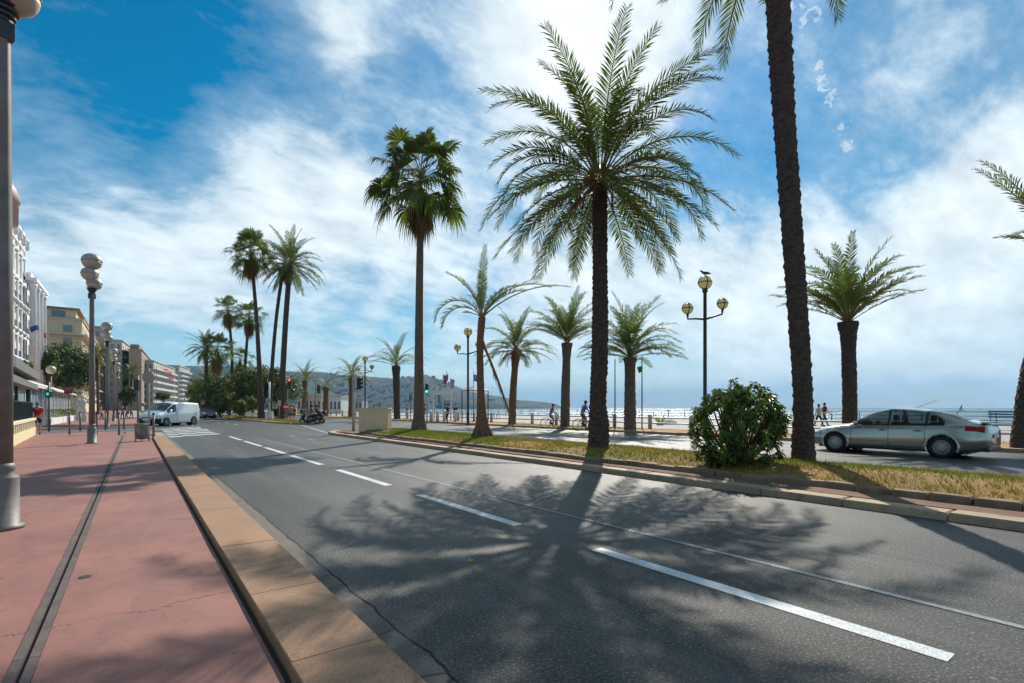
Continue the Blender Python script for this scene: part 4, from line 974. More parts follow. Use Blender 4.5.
p = at_ground(68.5, 424, .06); Zc = depth(*p[:2]); t = thing('red_board', 'small dark red board on a thin post above the hedge', 'sign', p, -TH)
MB().lathe([(.03, 0), (.03, hgt(388, Zc))], 8).build('post', m_pole, t); MB().cbox(-.35, .35, -.06, -.02, hgt(394.5, Zc), hgt(388, Zc), .01).build('board', M('maroon', (.22, .02, .03), .5), t)
# flagpoles
def flag(name, label, px, Z, py_top, py0, py1, wpx, cols, z0=.12, mt=m_wpost, lean=0, group=None, both=-1, py_base=None):
    p = atZ(px, Z); t = thing(name, label, 'flag', (p.x, p.y, z0), -TH, group)
    h = hgt(py_top, Z) - z0; ln = lean / F * Z; b0 = hgt(py_base, Z) - z0 if py_base else 0
    MB().tube([(0, 0, b0), (ln, 0, h)], [.045, .03], 8).build('pole', mt, t)
    if cols:
        nn = 10; W = wpx / F * Z; za, zb_ = hgt(py0, Z) - z0, hgt(py1, Z) - z0
        for ci, c in enumerate(cols):
            vs = []
            for i in range(nn + 1):
                s = (ci + i / nn) / len(cols)
                for k, zz in enumerate((za, (za + zb_) / 2, zb_)):
                    xx = ln * (za / h) + .03 + W * s * (1 - .15 * k); vs.append((xx, .07 * math.sin(s * 9 + k), zz - abs(W) * .28 * s * s))
            mb = MB().add(vs, ngrid(nn, 2)); mb.build('cloth', M('flag%.2f%.2f%.2f' % c, c, .8), t)
FG = 'flags by the beach entrance'
flag('flagpole', 'white pole with white and yellowish flag, leftmost of the four by the white frame', 434.5, 54, 377.5, 379, 385, 5, [(.6, .6, .45)], group=FG)
flag('flagpole', 'white pole with red and blue striped flag above the white frame', 443.2, 54, 374, 375, 384, 3.8, [(.1, .15, .4), (.55, .06, .08)], group=FG)
flag('flagpole', 'tall white pole just behind the striped flag', 446.6, 55, 371, 374, 381, 1.5, [(.2, .25, .45)], group=FG)
flag('flagpole', 'white pole with drooping pale red flag at the right of the white frame', 450.5, 54, 378, 379, 388, 4, [(.45, .35, .42)], group=FG)
flag('flagpole', 'grey pole with lilac flag beside the three globe lamp', 473.6, 50, 371, 374.5, 381, 4.2, [(.30, .28, .55)], mt=m_pole)
flag('flagpole', 'bare dark flagpole left of the palm between the two poles', 615, 33, 359, 0, 0, 0, None, mt=m_dkpole)
flag('flagpole', 'bare dark flagpole right of the palm with a bright green flag caught at its side', 642, 32.5, 356, 366, 372, -5.5, [(.10, .55, .06)], mt=m_dkpole)
flag('hotel_flag', 'dark blue flag on a slanted pole at the white hotel front', 29, 60, 324, 325, 330, -9, [(.02, .04, .30)], z0=2.5, lean=9, py_base=362)
flag('hotel_flag', 'red and white flag on a slanted pole, right of the dark blue one', 40, 62, 331, 332, 337, -5, [(.65, .6, .6), (.6, .05, .07)], z0=2.5, lean=8, py_base=362)
# white frame
p = atZ(442, 53); t = thing('entrance_frame', 'white rectangular sign frame on two legs at the beach entrance', 'frame', (p.x, p.y, .12), -TH)
wf = 9 / F * 53
for s in (-1, 1): MB().box(s * wf - .05, s * wf + .05, -.05, .05, 0, hgt(392, 53)).build('leg', m_wh, t)
MB().box(-wf - .052, wf + .052, -.08, .08, hgt(396, 53), hgt(391.7, 53)).build('beam', m_wh, t)
# info panel and shelter near flags
p = atZ(410.5, 52); t = thing('info_panel', 'small brown information panel on a post right of the sparse palm', 'sign', (p.x, p.y, .12), -TH)
MB().lathe([(.04, 0), (.04, 1.9)], 8).build('post', m_pole, t); MB().box(-.13, .15, -.06, -.03, hgt(401.5, 52), hgt(396, 52)).build('panel', M('brownpanel', (.2, .15, .12), .6), t)
p = atZ(475, 47); t = thing('beach_kiosk', 'thin framed canopy with small dark roof behind the scraggly palm', 'canopy', (p.x, p.y, .12), -TH)
MB().lathe([(1.5, 0), (1.2, .1), (.1, .45)], 8, (0, 0, hgt(392, 47))).build('roof', M('kioskroof', (.08, .12, .12), .7), t)
for s in (-1.2, 1.2): MB().lathe([(.05, 0), (.05, hgt(391, 47))], 8, (s, 0, 0)).build('post', m_dkpole, t)
# white big bollards near entrance
WB = 'white bollards by the beach entrance'
w0 = None
for px, lb in ((431, 'white bollard leftmost by the beach entrance'), (437.5, 'white bollard under the left leg of the white frame'), (444.5, 'white bollard under the flags of the white frame'), (455.5, 'white bollard under the dark standing figure')):
    p = atZ(px, 49)
    if w0 is None: w0 = thing('white_bollard', lb, 'bollard', (p.x, p.y, .12), 0, WB); MB().lathe([(.15, 0), (.15, .95), (.12, 1.05), (.02, 1.1)], 12).build('post', m_wh, w0, True)
    else: dup(w0, (p.x, p.y, .12), 0, lb)
# agave-like plant behind barrier
p = atZ(660, 40); t = thing('spiky_plant', 'low plant with a few broad yellow green leaves on the promenade', 'plant', (p.x, p.y, .12), -TH); mb = MB()
for a, L in ((115, 1.0), (65, 1.05), (130, .8), (50, .8), (95, .6)):
    d = Vector((math.cos(R(a)), 0, math.sin(R(a)))); q = Vector((0, 0, .05)); mb.add([q, q + d * L * .5 + Vector((-.09, 0, 0)), q + d * L, q + d * L * .5 + Vector((.09, .04, 0))], [(0, 1, 2, 3)])
mb.build('leaves', G_LT, t); MB().lathe([(.3, 0), (.25, .12), (.1, .2)], 10).build('base', M('plantbase', (.3, .3, .28), .8), t)
p = atZ(668, 42); t = thing('tarpaulin', 'pale crumpled tarpaulin heap beside the spiky plant', 'tarpaulin', (p.x, p.y, .12)); mb = MB(); mb.lathe([(.9, 0), (.7, .2), (.35, .42), (.05, .55)], 12); mb.build('cover', M('tarp', (.42, .43, .43), .7, (.3, .3, .3), 3, bmp=1, bscale=5), t, True)
# statues
m_stat = M('statue_white', (.70, .68, .63), .7, (.52, .50, .46), 5, bmp=.5, bscale=8)
for px, py, lb, s in ((83, 421.5, 'white stone statue of a draped figure left of the second lamp post', 1.), (79, 420.5, 'slightly smaller white stone statue behind the first, above the hedge end', .92)):
    p = at_ground(px, py, .06); t = thing('statue', lb, 'statue', p, 0, 'white statues by the pavement')
    MB().cbox(-.32 * s, .32 * s, -.32 * s, .32 * s, 0, .7 * s, .03).build('plinth', m_stat, t)
    mb = MB(); mb.lathe([(.28 * s, .7 * s), (.33 * s, 1.0 * s), (.22 * s, 1.5 * s), (.27 * s, 1.9 * s), (.30 * s, 2.15 * s), (.1 * s, 2.3 * s), (.09 * s, 2.38 * s), (.14 * s, 2.5 * s), (.13 * s, 2.65 * s), (.04, 2.74 * s)], 14)
    mb.tube([(.26 * s, 0, 2.1 * s), (.48 * s, -.1, 1.85 * s), (.35 * s, -.3, 2.2 * s)], .07 * s, 8); mb.tube([(-.26 * s, 0, 2.1 * s), (-.42 * s, 0, 1.7 * s), (-.2 * s, -.25, 1.55 * s)], .07 * s, 8)
    mb.build('figure', m_stat, t, True)
# ================================================================== BUILDINGS
def building(name, label, a, b, H, floors, col, back=14, bays=8, side_bays=4, roofc=(.18, .15, .13), balc=False, side_vis=True, gf=4.0, mansard=0, wc=(.10, .13, .15), railc=(.55, .55, .52), group='buildings along the left of the boulevard', ww=1.3):
    """a = near end (x,y), b = far end; the block extends to the left of a->b"""
    a = Vector((*a, 0)); b = Vector((*b, 0)); d = b - a; L = d.length
    t = thing(name, label, 'building', (a.x, a.y, 0), math.atan2(d.y, d.x), group)   # local x along facade, local -y = street side? street is to the right => local -y
    wm = M('wall_%s' % label[:18], col, .8, tuple(c * .85 for c in col), .15, bmp=.1)
    trim = M('trim_%s' % label[:18], tuple(min(.85, c * 1.15) for c in col), .7)
    MB().box(0, L, 0, back, -.1, H).build('wall', wm, t)
    fh = (H - gf - .6) / floors
    mb = MB(); mb.box(-.35, L + .35, -.45, back + .4, H - .002, H + .35)
    mb.build('cornice', trim, t)
    rm = M('roof_%s' % label[:18], roofc, .8)
    if mansard: MB().add([(.1, .1, H + .35), (L - .1, .1, H + .35), (L - .1, back, H + .35), (.1, back, H + .35), (1.2, 1.3, H + .35 + mansard), (L - 1.2, 1.3, H + .35 + mansard), (L - 1.2, back - 1, H + .35 + mansard), (1.2, back - 1, H + .35 + mansard)],
                         [(0, 1, 5, 4), (1, 2, 6, 5), (2, 3, 7, 6), (3, 0, 4, 7), (4, 5, 6, 7)]).build('roof', rm, t)
    else: MB().box(.5, L - .5, .6, back - .5, H + .35, H + .6).build('roof', rm, t)
    wmat = M('window_dark', wc, .15, tuple(c * 1.8 for c in wc), .4, spec=.8)
    wh = fh * .58; W0 = None; F0 = None
    def win(x, y, z, rz):
        nonlocal W0, F0
        if W0 is None:
            W0 = MB().box(-ww / 2 - .12, ww / 2 + .12, -.06, .05, -.12, wh + .14).build('window', trim, t)
            F0 = MB().box(-ww / 2, ww / 2, -.075, -.062, 0, wh).build('pane', wmat, W0)
            o = W0
        else:
            o = W0.copy(); COL.objects.link(o); o.parent = t
            pz = F0.copy(); COL.objects.link(pz); pz.parent = o
        o.location = (x, y, z); o.rotation_euler.z = rz
    for f in range(floors):
        z = gf + f * fh
        mb = MB(); mb.box(-.16, L + .16, -.16, .003, z - .25, z - .02); mb.box(-.16, .003, .004, back, z - .25, z - .02); mb.build('string_course', trim, t)
        for k in range(bays): win(L * (k + .5) / bays, 0, z + .45, 0)
        if side_vis:
            for k in range(side_bays): win(0, back * (k + .5) / side_bays, z + .45, R(-90))
        if balc:
            mb = MB(); mb.box(.4, L - .2, -1.5, -.165, z - .2, z - .03); mb.build('balcony', trim, t)
            MB().box(.42, L - .22, -1.48, -1.42, z + .0, z + .95).build('balcony_rail', M('balcrail%.2f%.2f' % railc[:2], railc, .5), t)
    MB().box(-.1, L + .1, -.9, -.05, gf - .9, gf - .5).build('shop_awning', M('awn', (.35, .3, .24), .8), t)
    return t, L, wmat, trim
def lx(px, X): return (X, atX(px, X))
# white hotel
t, L, wmat, trim = building('white_hotel', 'ornate white hotel with domed roof at the left edge', (-15.2, 70), (-15.2, 118), 27.5, 5, (.80, .79, .75), 16, 14, 3, (.45, .30, .27), mansard=4.6, side_vis=False, gf=5, ww=1.7)
r = random.Random(3)
for k in range(15):
    x = L * k / 14; MB().box(x - .3, x + .3, -.38, -.17, 0, 27.3).build('pilaster', trim, t)
    MB().lathe([(.2, 0), (.45, .5), (.3, 1.0), (.5, 1.3), (.1, 2.1)], 10, (x, -.5, 27.9)).build('urn', trim, t, True)
for k in range(14):
    x = L * (k + .5) / 14
    for f in (1, 2, 3):
        z = 5 + f * 4.38; MB().box(x - 1.1, x + 1.1, -.85, -.17, z - .3, z - .05).build('balcony', trim, t); MB().box(x - 1.05, x + 1.05, -.83, -.78, z - .05, z + .9).build('balcony_rail', m_dkpole, t)
    MB().box(x - .9, x + .9, -.4, 1.5, 28.0, 30.6).build('dormer', trim, t); MB().box(x - .6, x + .6, -.43, -.402, 28.4, 30.2).build('dormer_window', wmat, t)
MB().lathe([(3.6, 27.9), (3.7, 31), (3.9, 31.1), (3.4, 33), (2.4, 34.6), (.9, 35.6), (.3, 36), (.25, 37.5), (.02, 38)], 24, (L - 16, 2.0, 0)).build('dome', M('dome_pink', (.62, .40, .34), .6), t, True)
for k in range(14):      # arched heads and swags give the front its ornament
    x = L * (k + .5) / 14
    for f in (0, 1, 2, 3, 4):
        z = 5 + f * 4.38; MB().add([(x - 1.2, -.6, z + 3.35), (x + 1.2, -.6, z + 3.35), (x, -.7, z + 4.0), (x - 1.2, -.175, z + 3.35), (x + 1.2, -.175, z + 3.35), (x, -.175, z + 4.05)], [(0, 1, 2), (3, 5, 4), (0, 2, 5, 3), (1, 4, 5, 2), (0, 3, 4, 1)]).build('pediment', trim, t)
        if f in (1, 3): MB().lathe([(.05, 0), (.5, .35), (.62, .7), (.5, .75)], 10, (x, -.55, z - .95)).build('corbel', trim, t, True)
# end pavilion of hotel
t2, L2, wm2, tr2 = building('hotel_pavilion', 'white rounded end wing of the ornate hotel with heavy cornice', (-14.7, 118.6), (-14.7, 131), 22.6, 4, (.80, .79, .76), 13, 4, 3, (.4, .38, .34), mansard=0, gf=5, ww=1.7)
MB().box(-.9, L2 + 1.4, -1.3, 13.5, 22.97, 23.5).build('heavy_cornice', tr2, t2); MB().box(-.2, L2 + .4, -.5, 13, 23.52, 24.4).build('parapet', tr2, t2)
for k in range(4): MB().lathe([(.5, 5), (.42, 21.6), (.6, 22.2), (.65, 22.5)], 12, (L2 * k / 3, -.7, 0)).build('column', tr2, t2, True)
# cream hotel
A = Vector((-13.2, atX(82, -13.2), 0)); 
t3, L3, wm3, tr3 = building('cream_hotel', 'large cream hotel block with setback top floor behind the dark tree', (A.x, A.y), (-13.2, 318), 28.5, 6, (.66, .53, .34), 40, 20, 6, (.24, .17, .14), side_vis=True, gf=5, ww=2.2)
for k in (1, 3, 5):
    z = 5 + k * 3.82; MB().box(0, L3, -1.4, -.17, z - .4, z - .05).build('balcony', tr3, t3); MB().box(-1.2, -.17, -1.3, 30, z - .4, z - .05).build('side_balcony', tr3, t3)
MB().box(1.2, L3, 1.5, 38, 28.87, 31.6).build('top_floor', tr3, t3); MB().box(.2, L3 + .5, .5, 39, 31.61, 32.1).build('top_roof', M('tr', (.3, .2, .16), .8), t3)
for k in range(7): MB().box(1.15, 1.19, 4 + k * 4.6, 7.2 + k * 4.6, 29.2, 31.1).build('top_window', wm3, t3)
MB().box(3, 6, 10, 20, 32.11, 33.3).build('roof_hut', M('tr', (.3, .2, .16), .8), t3)
def at2(px, Z): q = atZ(px, Z); return (q.x, q.y)
building('cream_building', 'narrow cream building with rows of windows directly beyond the cream hotel', at2(104.5, 250), at2(113, 310), 40.5, 8, (.52, .42, .28), 16, 10, 3, (.25, .18, .15), gf=5)
building('cream_building', 'slim pale building between the cream one and the balconied white block', at2(112.5, 262), at2(122, 330), 36, 8, (.50, .42, .32), 16, 10, 3, (.22, .15, .13), gf=5)
building('apartment_block', 'white apartment block with stacked curving balconies, left of the pinkish one', at2(122, 250), at2(140, 315), 34.0, 8, (.50, .46, .40), 5, 9, 2, (.2, .17, .16), balc=True, gf=4)
t, L, _, _ = building('apartment_block', 'brown pinkish apartment block with blank end wall and roof terrace', at2(141.5, 250), at2(152.5, 320), 29.5, 7, (.38, .27, .22), 5, 8, 0, (.17, .12, .10), gf=4)
MB().box(.5, L * .6, 1, 4.5, 30, 32.2).build('roof_hut', M('tr', (.3, .2, .16), .8), t)
building('apartment_block', 'white apartment block with long balconies and red awnings above the van', at2(153.5, 270), at2(175, 330), 26, 6, (.62, .57, .52), 5, 12, 2, (.30, .14, .12), balc=True, gf=4, railc=(.66, .60, .57))
building('apartment_block', 'grey apartment tower with balconies at the right end of the row', at2(179.5, 340), at2(190, 370), 29, 8, (.50, .47, .44), 7, 5, 2, (.25, .22, .2), balc=True, gf=4)
building('apartment_block', 'plain grey block between the white balconied block and the end tower', at2(173, 350), at2(181, 380), 30, 8, (.34, .34, .34), 7, 4, 2, (.2, .2, .2), gf=4)
m_awn = M('redawn', (.6, .06, .05), .8)
for px, py in ((166.5, 372), (168, 378), (163, 369)):
    q = atZ(px, 292); t = thing('sun_awning', 'small red awning on a balcony of the white block' , 'awning', (q.x - .8, q.y - 3.5, hgt(py, 292)), 0.3, 'red balcony awnings'); MB().add([(0, 0, 0), (3, 0, 0), (3, -1.6, -1.1), (0, -1.6, -1.1), (0, 0, -.1), (3, 0, -.1), (3, -1.6, -1.2), (0, -1.6, -1.2)], [(0, 1, 2, 3), (7, 6, 5, 4), (0, 3, 7, 4), (1, 5, 6, 2), (3, 2, 6, 7)]).build('cloth', m_awn, t)
# low beach buildings in the distance
def low(name, label, px0, px1, Z, py_top, col, n, H2=None):
    a = atZ(px0, Z); b = atZ(px1, Z); L = (b - a).length; H = hgt(py_top, Z)
    t = thing(name, label, 'building', (a.x, a.y, 0), -TH); wm = M('w' + label[:14], col, .8, tuple(c * .85 for c in col), .4)
    MB().box(0, L, 0, 8, 0, H).build('wall', wm, t); MB().box(-.2, L + .2, -.25, 8.2, H + .001, H + .25).build('roof', M('lowroof', (.55, .5, .45), .8), t)
    for k in range(n):
        x = L * (k + .5) / n; w_ = MB().box(x - L / n * .22, x + L / n * .22, -.05, .02, H * .3, H * .72).build('window', m_dkpole, t); MB().box(x - L / n * .17, x + L / n * .17, -.07, -.052, H * .34, H * .68).build('pane', M('bluepane', (.08, .14, .2), .2), w_)
    return t
low('harbour_building', 'long cream building with orange upper band behind the scooters', 297, 321, 118, 396, (.62, .50, .34), 6)
low('harbour_building', 'white building with tall blue windows left of the junction palms', 321.5, 341, 112, 396.8, (.68, .66, .62), 5)
low('harbour_building', 'low pinkish building behind the beige post', 341, 362, 200, 399, (.52, .42, .42), 6)
low('harbour_building', 'pale low building between the cluster trunks and the traffic light', 268, 296, 130, 405, (.58, .50, .44), 6)
# ================================================================== HILLS
m, nt, b = newmat('hill'); v = coord(nt)
f = rng(nt, noi(nt, v, .012, 8, .7), .4, .6); f2 = rng(nt, noi(nt, v, .06, 4, .7), .45, .6)
nt.links.new(mixcol(nt, f2, mixcol(nt, f, (.014, .030, .016), (.035, .045, .024)), (.010, .022, .012)), b.inputs['Base Color']); b.inputs['Roughness'].default_value = .95; bump(nt, b, noi(nt, v, .04, 5, .7), 1, 12); m_hill = m
RIDGE = [(150, 372), (188, 366), (230, 366), (264, 367.5), (289, 371.5), (320, 372), (340, 374.5), (367, 376.5), (393, 378.5), (410, 377), (426, 374.6), (444, 381.5), (470, 391.5), (505, 397.5), (517, 399.8), (547, 402.4), (557, 404), (561, 407.3)]
def ridge(px):
    for (a, ya), (b_, yb) in zip(RIDGE, RIDGE[1:]):
        if a <= px <= b_: return ya + (yb - ya) * (px - a) / (b_ - a)
def hillpt(px, s):
    Zf = 1700 if px < 420 else 1700 + (px - 420) * 4; Z = Zf + s * 700
    top = hgt(ridge(px) + .6 * noise.noise(Vector((px * .35, 1, 0))), Zf + 700) + 4
    prof = (1 - (1 - s) ** 1.5) if px < 440 else s ** .5
    z = -4 + top * prof + (s * (1 - s)) * 55 * noise.noise(Vector((px * .035, s * 2.2, 4))) + (s * (1 - s)) * 16 * noise.noise(Vector((px * .15, s * 9, 4)))
    q = atZ(px, Z); return (q.x, q.y, z)
nx, ny = 400, 24; vs = [hillpt(150 + 411 * i / nx, j / ny) for i in range(nx + 1) for j in range(ny + 1)]
fs = ngrid(nx, ny); o = len(vs)
for i in range(nx + 1): q = hillpt(150 + 411 * i / nx, 1); d = Vector((q[0], q[1], 0)).normalized() * 500; vs.append((q[0] + d.x, q[1] + d.y, -5))
for i in range(nx): a = i * (ny + 1) + ny; fs.append((a, a + ny + 1, o + i + 1, o + i))
struct(MB().add(vs, fs).build('hills', m_hill, smooth=True), 'wooded hills with scattered houses across the bay', 'hills')
# nearer dark hill spur
RID2 = [(280, 372), (300, 379), (318, 386), (335, 394), (352, 401), (368, 406)]
vs = []
for i in range(61):
    px = 240 + 128 * i / 60; yy = 372
    for (a, ya), (b_, yb) in zip(RID2, RID2[1:]):
        if a <= px <= b_: yy = ya + (yb - ya) * (px - a) / (b_ - a)
    for j in range(9):
        s = j / 8; Z = 1250 + 350 * s; q = atZ(px, Z); vs.append((q.x, q.y, -4 + (hgt(yy + .5 * noise.noise(Vector((px * .3, 0, 0))), 1600) + 4) * s ** .6 + 10 * s * (1 - s) * noise.noise(Vector((px * .1, s * 3, 0)))))
struct(MB().add(vs, ngrid(60, 8)).build('hills', m_hill, smooth=True), 'darker nearer hill spur sloping down towards the bay', 'hills')
# houses on the hill
r = random.Random(12); hp = []
cols = [M('house%d' % i, c, .8) for i, c in enumerate(((.50, .47, .42), (.42, .36, .30), (.55, .54, .52), (.40, .30, .25)))]
m_tile = M('tile', (.22, .13, .10), .85)
for ci, cm in enumerate(cols):
    h = MB().box(-6, 6, -5, 5, -3, 7 + ci * 1.5).build('wall', cm); rf = MB().add([(-6.5, -5.5, 7 + ci * 1.5), (6.5, -5.5, 7 + ci * 1.5), (6.5, 5.5, 7 + ci * 1.5), (-6.5, 5.5, 7 + ci * 1.5), (-6.5, 0, 9.6 + ci * 1.5), (6.5, 0, 9.6 + ci * 1.5)], [(0, 1, 5, 4), (2, 3, 4, 5), (1, 2, 5), (3, 0, 4)]).build('roof', m_tile)
    hp.append((h, rf))
for i in range(150):
    px = r.uniform(330, 450) if r.random() < .82 else r.uniform(200, 500); s = r.random() ** 1.4 * .8
    if px > 455: s *= .5
    q = hillpt(px, s); ci = r.randrange(4)
    t = thing('hillside_house', 'small pale house among trees on the hazy hillside', 'house', (q[0], q[1], q[2] + 1), r.uniform(-.5, .5) - TH, 'houses scattered on the hillside'); sc3 = r.uniform(.4, .95); t.scale = (sc3 * r.uniform(.8, 1.6), sc3, sc3 * r.uniform(.7, 1.2))
    for o_ in hp[ci]: c_ = o_.copy(); COL.objects.link(c_); c_.parent = t
for a, b_ in hp: bpy.data.objects.remove(a); bpy.data.objects.remove(b_)
# ================================================================== CARS
m_tyre = M('tyre', (.015, .015, .016), .85); m_rim = M('rim', (.42, .42, .42), .35, (.34, .34, .34), 5, metal=.7); m_glassc = glassmat('car_glass', (.012, .016, .018), .42)
m_trim = M('black_trim', (.012, .012, .013), .45); m_lampr = M('tail_red', (.40, .004, .006), .5, (.22, .003, .005), 14, spec=.2); m_lampw = M('head_lamp', (.65, .68, .70), .1, (.35, .38, .4), 12, coat=1.)
m_int = M('interior', (.035, .033, .032), .9)
def wheel(t, x, y, side, rad=.325, wid=.20, spokes=16):
    wv = thing('wheel', '', '', (x, y, rad)); del wv['label']; del wv['category']; wv.parent = t
    ty = MB(); o = side * wid / 2
    ty.lathe([(rad * .66, -wid / 2), (rad * .93, -wid / 2), (rad, -wid * .36), (rad, wid * .36), (rad * .93, wid / 2), (rad * .66, wid / 2)], 32, axis='x', cap=False); ty.build('tyre', m_tyre, wv, True)
    mb = MB(); mb.lathe([(rad * .68, o * .98), (rad * .64, o * .98), (rad * .60, o * .70), (rad * .60, -o * .8)], 32, axis='x', cap=False)
    for k in range(spokes):
        a = 2 * PI * k / spokes; ca, sa_ = math.cos(a), math.sin(a); w_ = .018 if spokes > 8 else .035
        p1 = Vector((o * .88, .05 * ca, .05 * sa_)); p2 = Vector((o * .80, rad * .62 * ca, rad * .62 * sa_)); s = Vector((0, -sa_, ca)) * w_; dx = Vector((-side * .03, 0, 0))
        mb.add([p1 - s * .7, p1 + s * .7, p2 + s, p2 - s, p1 - s * .7 + dx, p1 + s * .7 + dx, p2 + s + dx, p2 - s + dx], [(0, 1, 2, 3), (0, 3, 7, 4), (1, 5, 6, 2), (4, 7, 6, 5)])
    mb.lathe([(.07, o * .75), (.065, o * .92), (.01, o * .94)], 16, axis='x'); mb.build('rim', m_rim, wv)
    MB().lathe([(rad * .60, -o * .2), (.01, -o * .2)], 24, axis='x', cap=False).build('brake_disc', m_int, wv)
def cat(a, b, c, d, t): return .5 * ((2 * b) + (c - a) * t + (2 * a - 5 * b + 4 * c - d) * t * t + (3 * b - a - 3 * c + d) * t ** 3)
class Shell:
    """half section keyed along y; mirrored"""
    def __init__(s, keys, sub=5):
        s.keys = keys; s.ys = []; s.sec = []
        ks = sorted(keys, key=lambda k: k[0])
        for i in range(len(ks) - 1):
            n = max(1, round(abs(ks[i + 1][0] - ks[i][0]) / .07))
            for j in range(n):
                t = j / n; s._p(ks, i, t)
        s._p(ks, len(ks) - 2, 1)
    def _p(s, ks, i, t):
        g = lambda k: ks[max(0, min(len(ks) - 1, k))]
        y = ks[i][0] + (ks[i + 1][0] - ks[i][0]) * t
        pts = []
        for k in range(len(ks[0][1])):
            pts.append(tuple(cat(g(i - 1)[1][k][c], g(i)[1][k][c], g(i + 1)[1][k][c], g(i + 2)[1][k][c], t) for c in (0, 1)))
        s.ys.append(y); s.sec.append(pts)
    def rows(s, sub):      # subdivide section; sub = list of subdivisions per interval
        out = []
        for y, P in zip(s.ys, s.sec):
            q = []; s.idx = []
            for k in range(len(P) - 1):
                s.idx.append(len(q)); g = lambda j: P[max(0, min(len(P) - 1, j))]
                for j in range(sub[k]):
                    t = j / sub[k]; tt = t
                    q.append((cat(g(k - 1)[0], g(k)[0], g(k + 1)[0], g(k + 2)[0], tt) * .5 + .5 * (P[k][0] + (P[k + 1][0] - P[k][0]) * t), cat(g(k - 1)[1], g(k)[1], g(k + 1)[1], g(k + 2)[1], tt) * .5 + .5 * (P[k][1] + (P[k + 1][1] - P[k][1]) * t)))
            s.idx.append(len(q)); q.append(P[-1]); out.append(q)
        s.R = out; return out
def shell_build(sh, sel, off=0., sides=(-1, 1)):
    """mesh of the cells for which sel(y,row,side)->True"""
    mb = MB(); n = len(sh.R[0])
    for side in sides:
        vs = [(side * (x + off if x > .02 else x), y, z) for y, row in zip(sh.ys, sh.R) for x, z in row]
        fs = []
        for i in range(len(sh.ys) - 1):
            for j in range(n - 1):
                yc = (sh.ys[i] + sh.ys[i + 1]) / 2; zc = (sh.R[i][j][1] + sh.R[i][j + 1][1] + sh.R[i + 1][j][1]) / 3
                if sel(yc, j, zc): f = (i * n + j, i * n + j + 1, (i + 1) * n + j + 1, (i + 1) * n + j); fs.append(f if side > 0 else f[::-1])
        used = sorted({k for f in fs for k in f}); mp_ = {k: i for i, k in enumerate(used)}
        mb.add([vs[k] for k in used], [tuple(mp_[k] for k in f) for f in fs])
    return mb
CARK = [ # y, [(x,z) x9] : bottom centre, sill bottom, sill out, mid, shoulder, belt, rail, roof quarter, top centre
 (-2.415, [(0, .45), (.02, .45), (.03, .48), (.03, .55), (.03, .60), (.02, .62), (.02, .63), (.01, .64), (0, .65)]),
 (-2.40, [(0, .34), (.60, .34), (.72, .38), (.77, .55), (.74, .74), (.70, .83), (.56, .87), (.28, .89), (0, .90)]),
 (-2.34, [(0, .30), (.62, .30), (.76, .36), (.82, .55), (.78, .85), (.74, .93), (.62, .98), (.3, 1.0), (0, 1.01)]),
 (-2.15, [(0, .24), (.74, .24), (.86, .32), (.90, .56), (.84, .90), (.79, .99), (.66, 1.04), (.33, 1.06), (0, 1.07)]),
 (-1.85, [(0, .2), (.78, .2), (.89, .28), (.92, .58), (.87, .90), (.81, .99), (.66, 1.13), (.35, 1.16), (0, 1.17)]),
 (-1.45, [(0, .19), (.80, .19), (.90, .26), (.925, .58), (.885, .88), (.82, .975), (.60, 1.27), (.33, 1.315), (0, 1.33)]),
 (-1.0, [(0, .19), (.80, .19), (.90, .25), (.92, .57), (.89, .86), (.83, .96), (.585, 1.365), (.33, 1.41), (0, 1.425)]),
 (-.4, [(0, .19), (.80, .19), (.90, .25), (.92, .56), (.89, .85), (.835, .945), (.575, 1.42), (.33, 1.47), (0, 1.485)]),
 (.1, [(0, .19), (.80, .19), (.90, .25), (.92, .56), (.885, .84), (.835, .935), (.58, 1.40), (.33, 1.455), (0, 1.47)]),
 (.55, [(0, .19), (.80, .19), (.90, .25), (.92, .55), (.88, .83), (.83, .925), (.64, 1.22), (.35, 1.30), (0, 1.32)]),
 (.98, [(0, .19), (.80, .19), (.90, .26), (.92, .54), (.875, .82), (.82, .91), (.74, .985), (.38, 1.06), (0, 1.08)]),
 (1.12, [(0, .19), (.80, .19), (.90, .26), (.92, .54), (.87, .80), (.80, .90), (.72, .93), (.38, .985), (0, 1.0)]),
 (1.5, [(0, .19), (.79, .19), (.89, .26), (.915, .53), (.85, .78), (.77, .86), (.68, .885), (.36, .925), (0, .94)]),
 (1.95, [(0, .20), (.74, .20), (.84, .28), (.87, .50), (.80, .70), (.70, .77), (.58, .80), (.32, .83), (0, .84)]),
 (2.22, [(0, .22), (.62, .22), (.72, .30), (.76, .48), (.70, .62), (.60, .67), (.48, .69), (.28, .71), (0, .72)]),
 (2.38, [(0, .28), (.42, .28), (.50, .34), (.54, .46), (.50, .55), (.42, .58), (.34, .59), (.2, .60), (0, .60)]),
 (2.42, [(0, .40), (.02, .40), (.03, .42), (.03, .45), (.03, .47), (.02, .48), (.02, .49), (.01, .50), (0, .50)])]
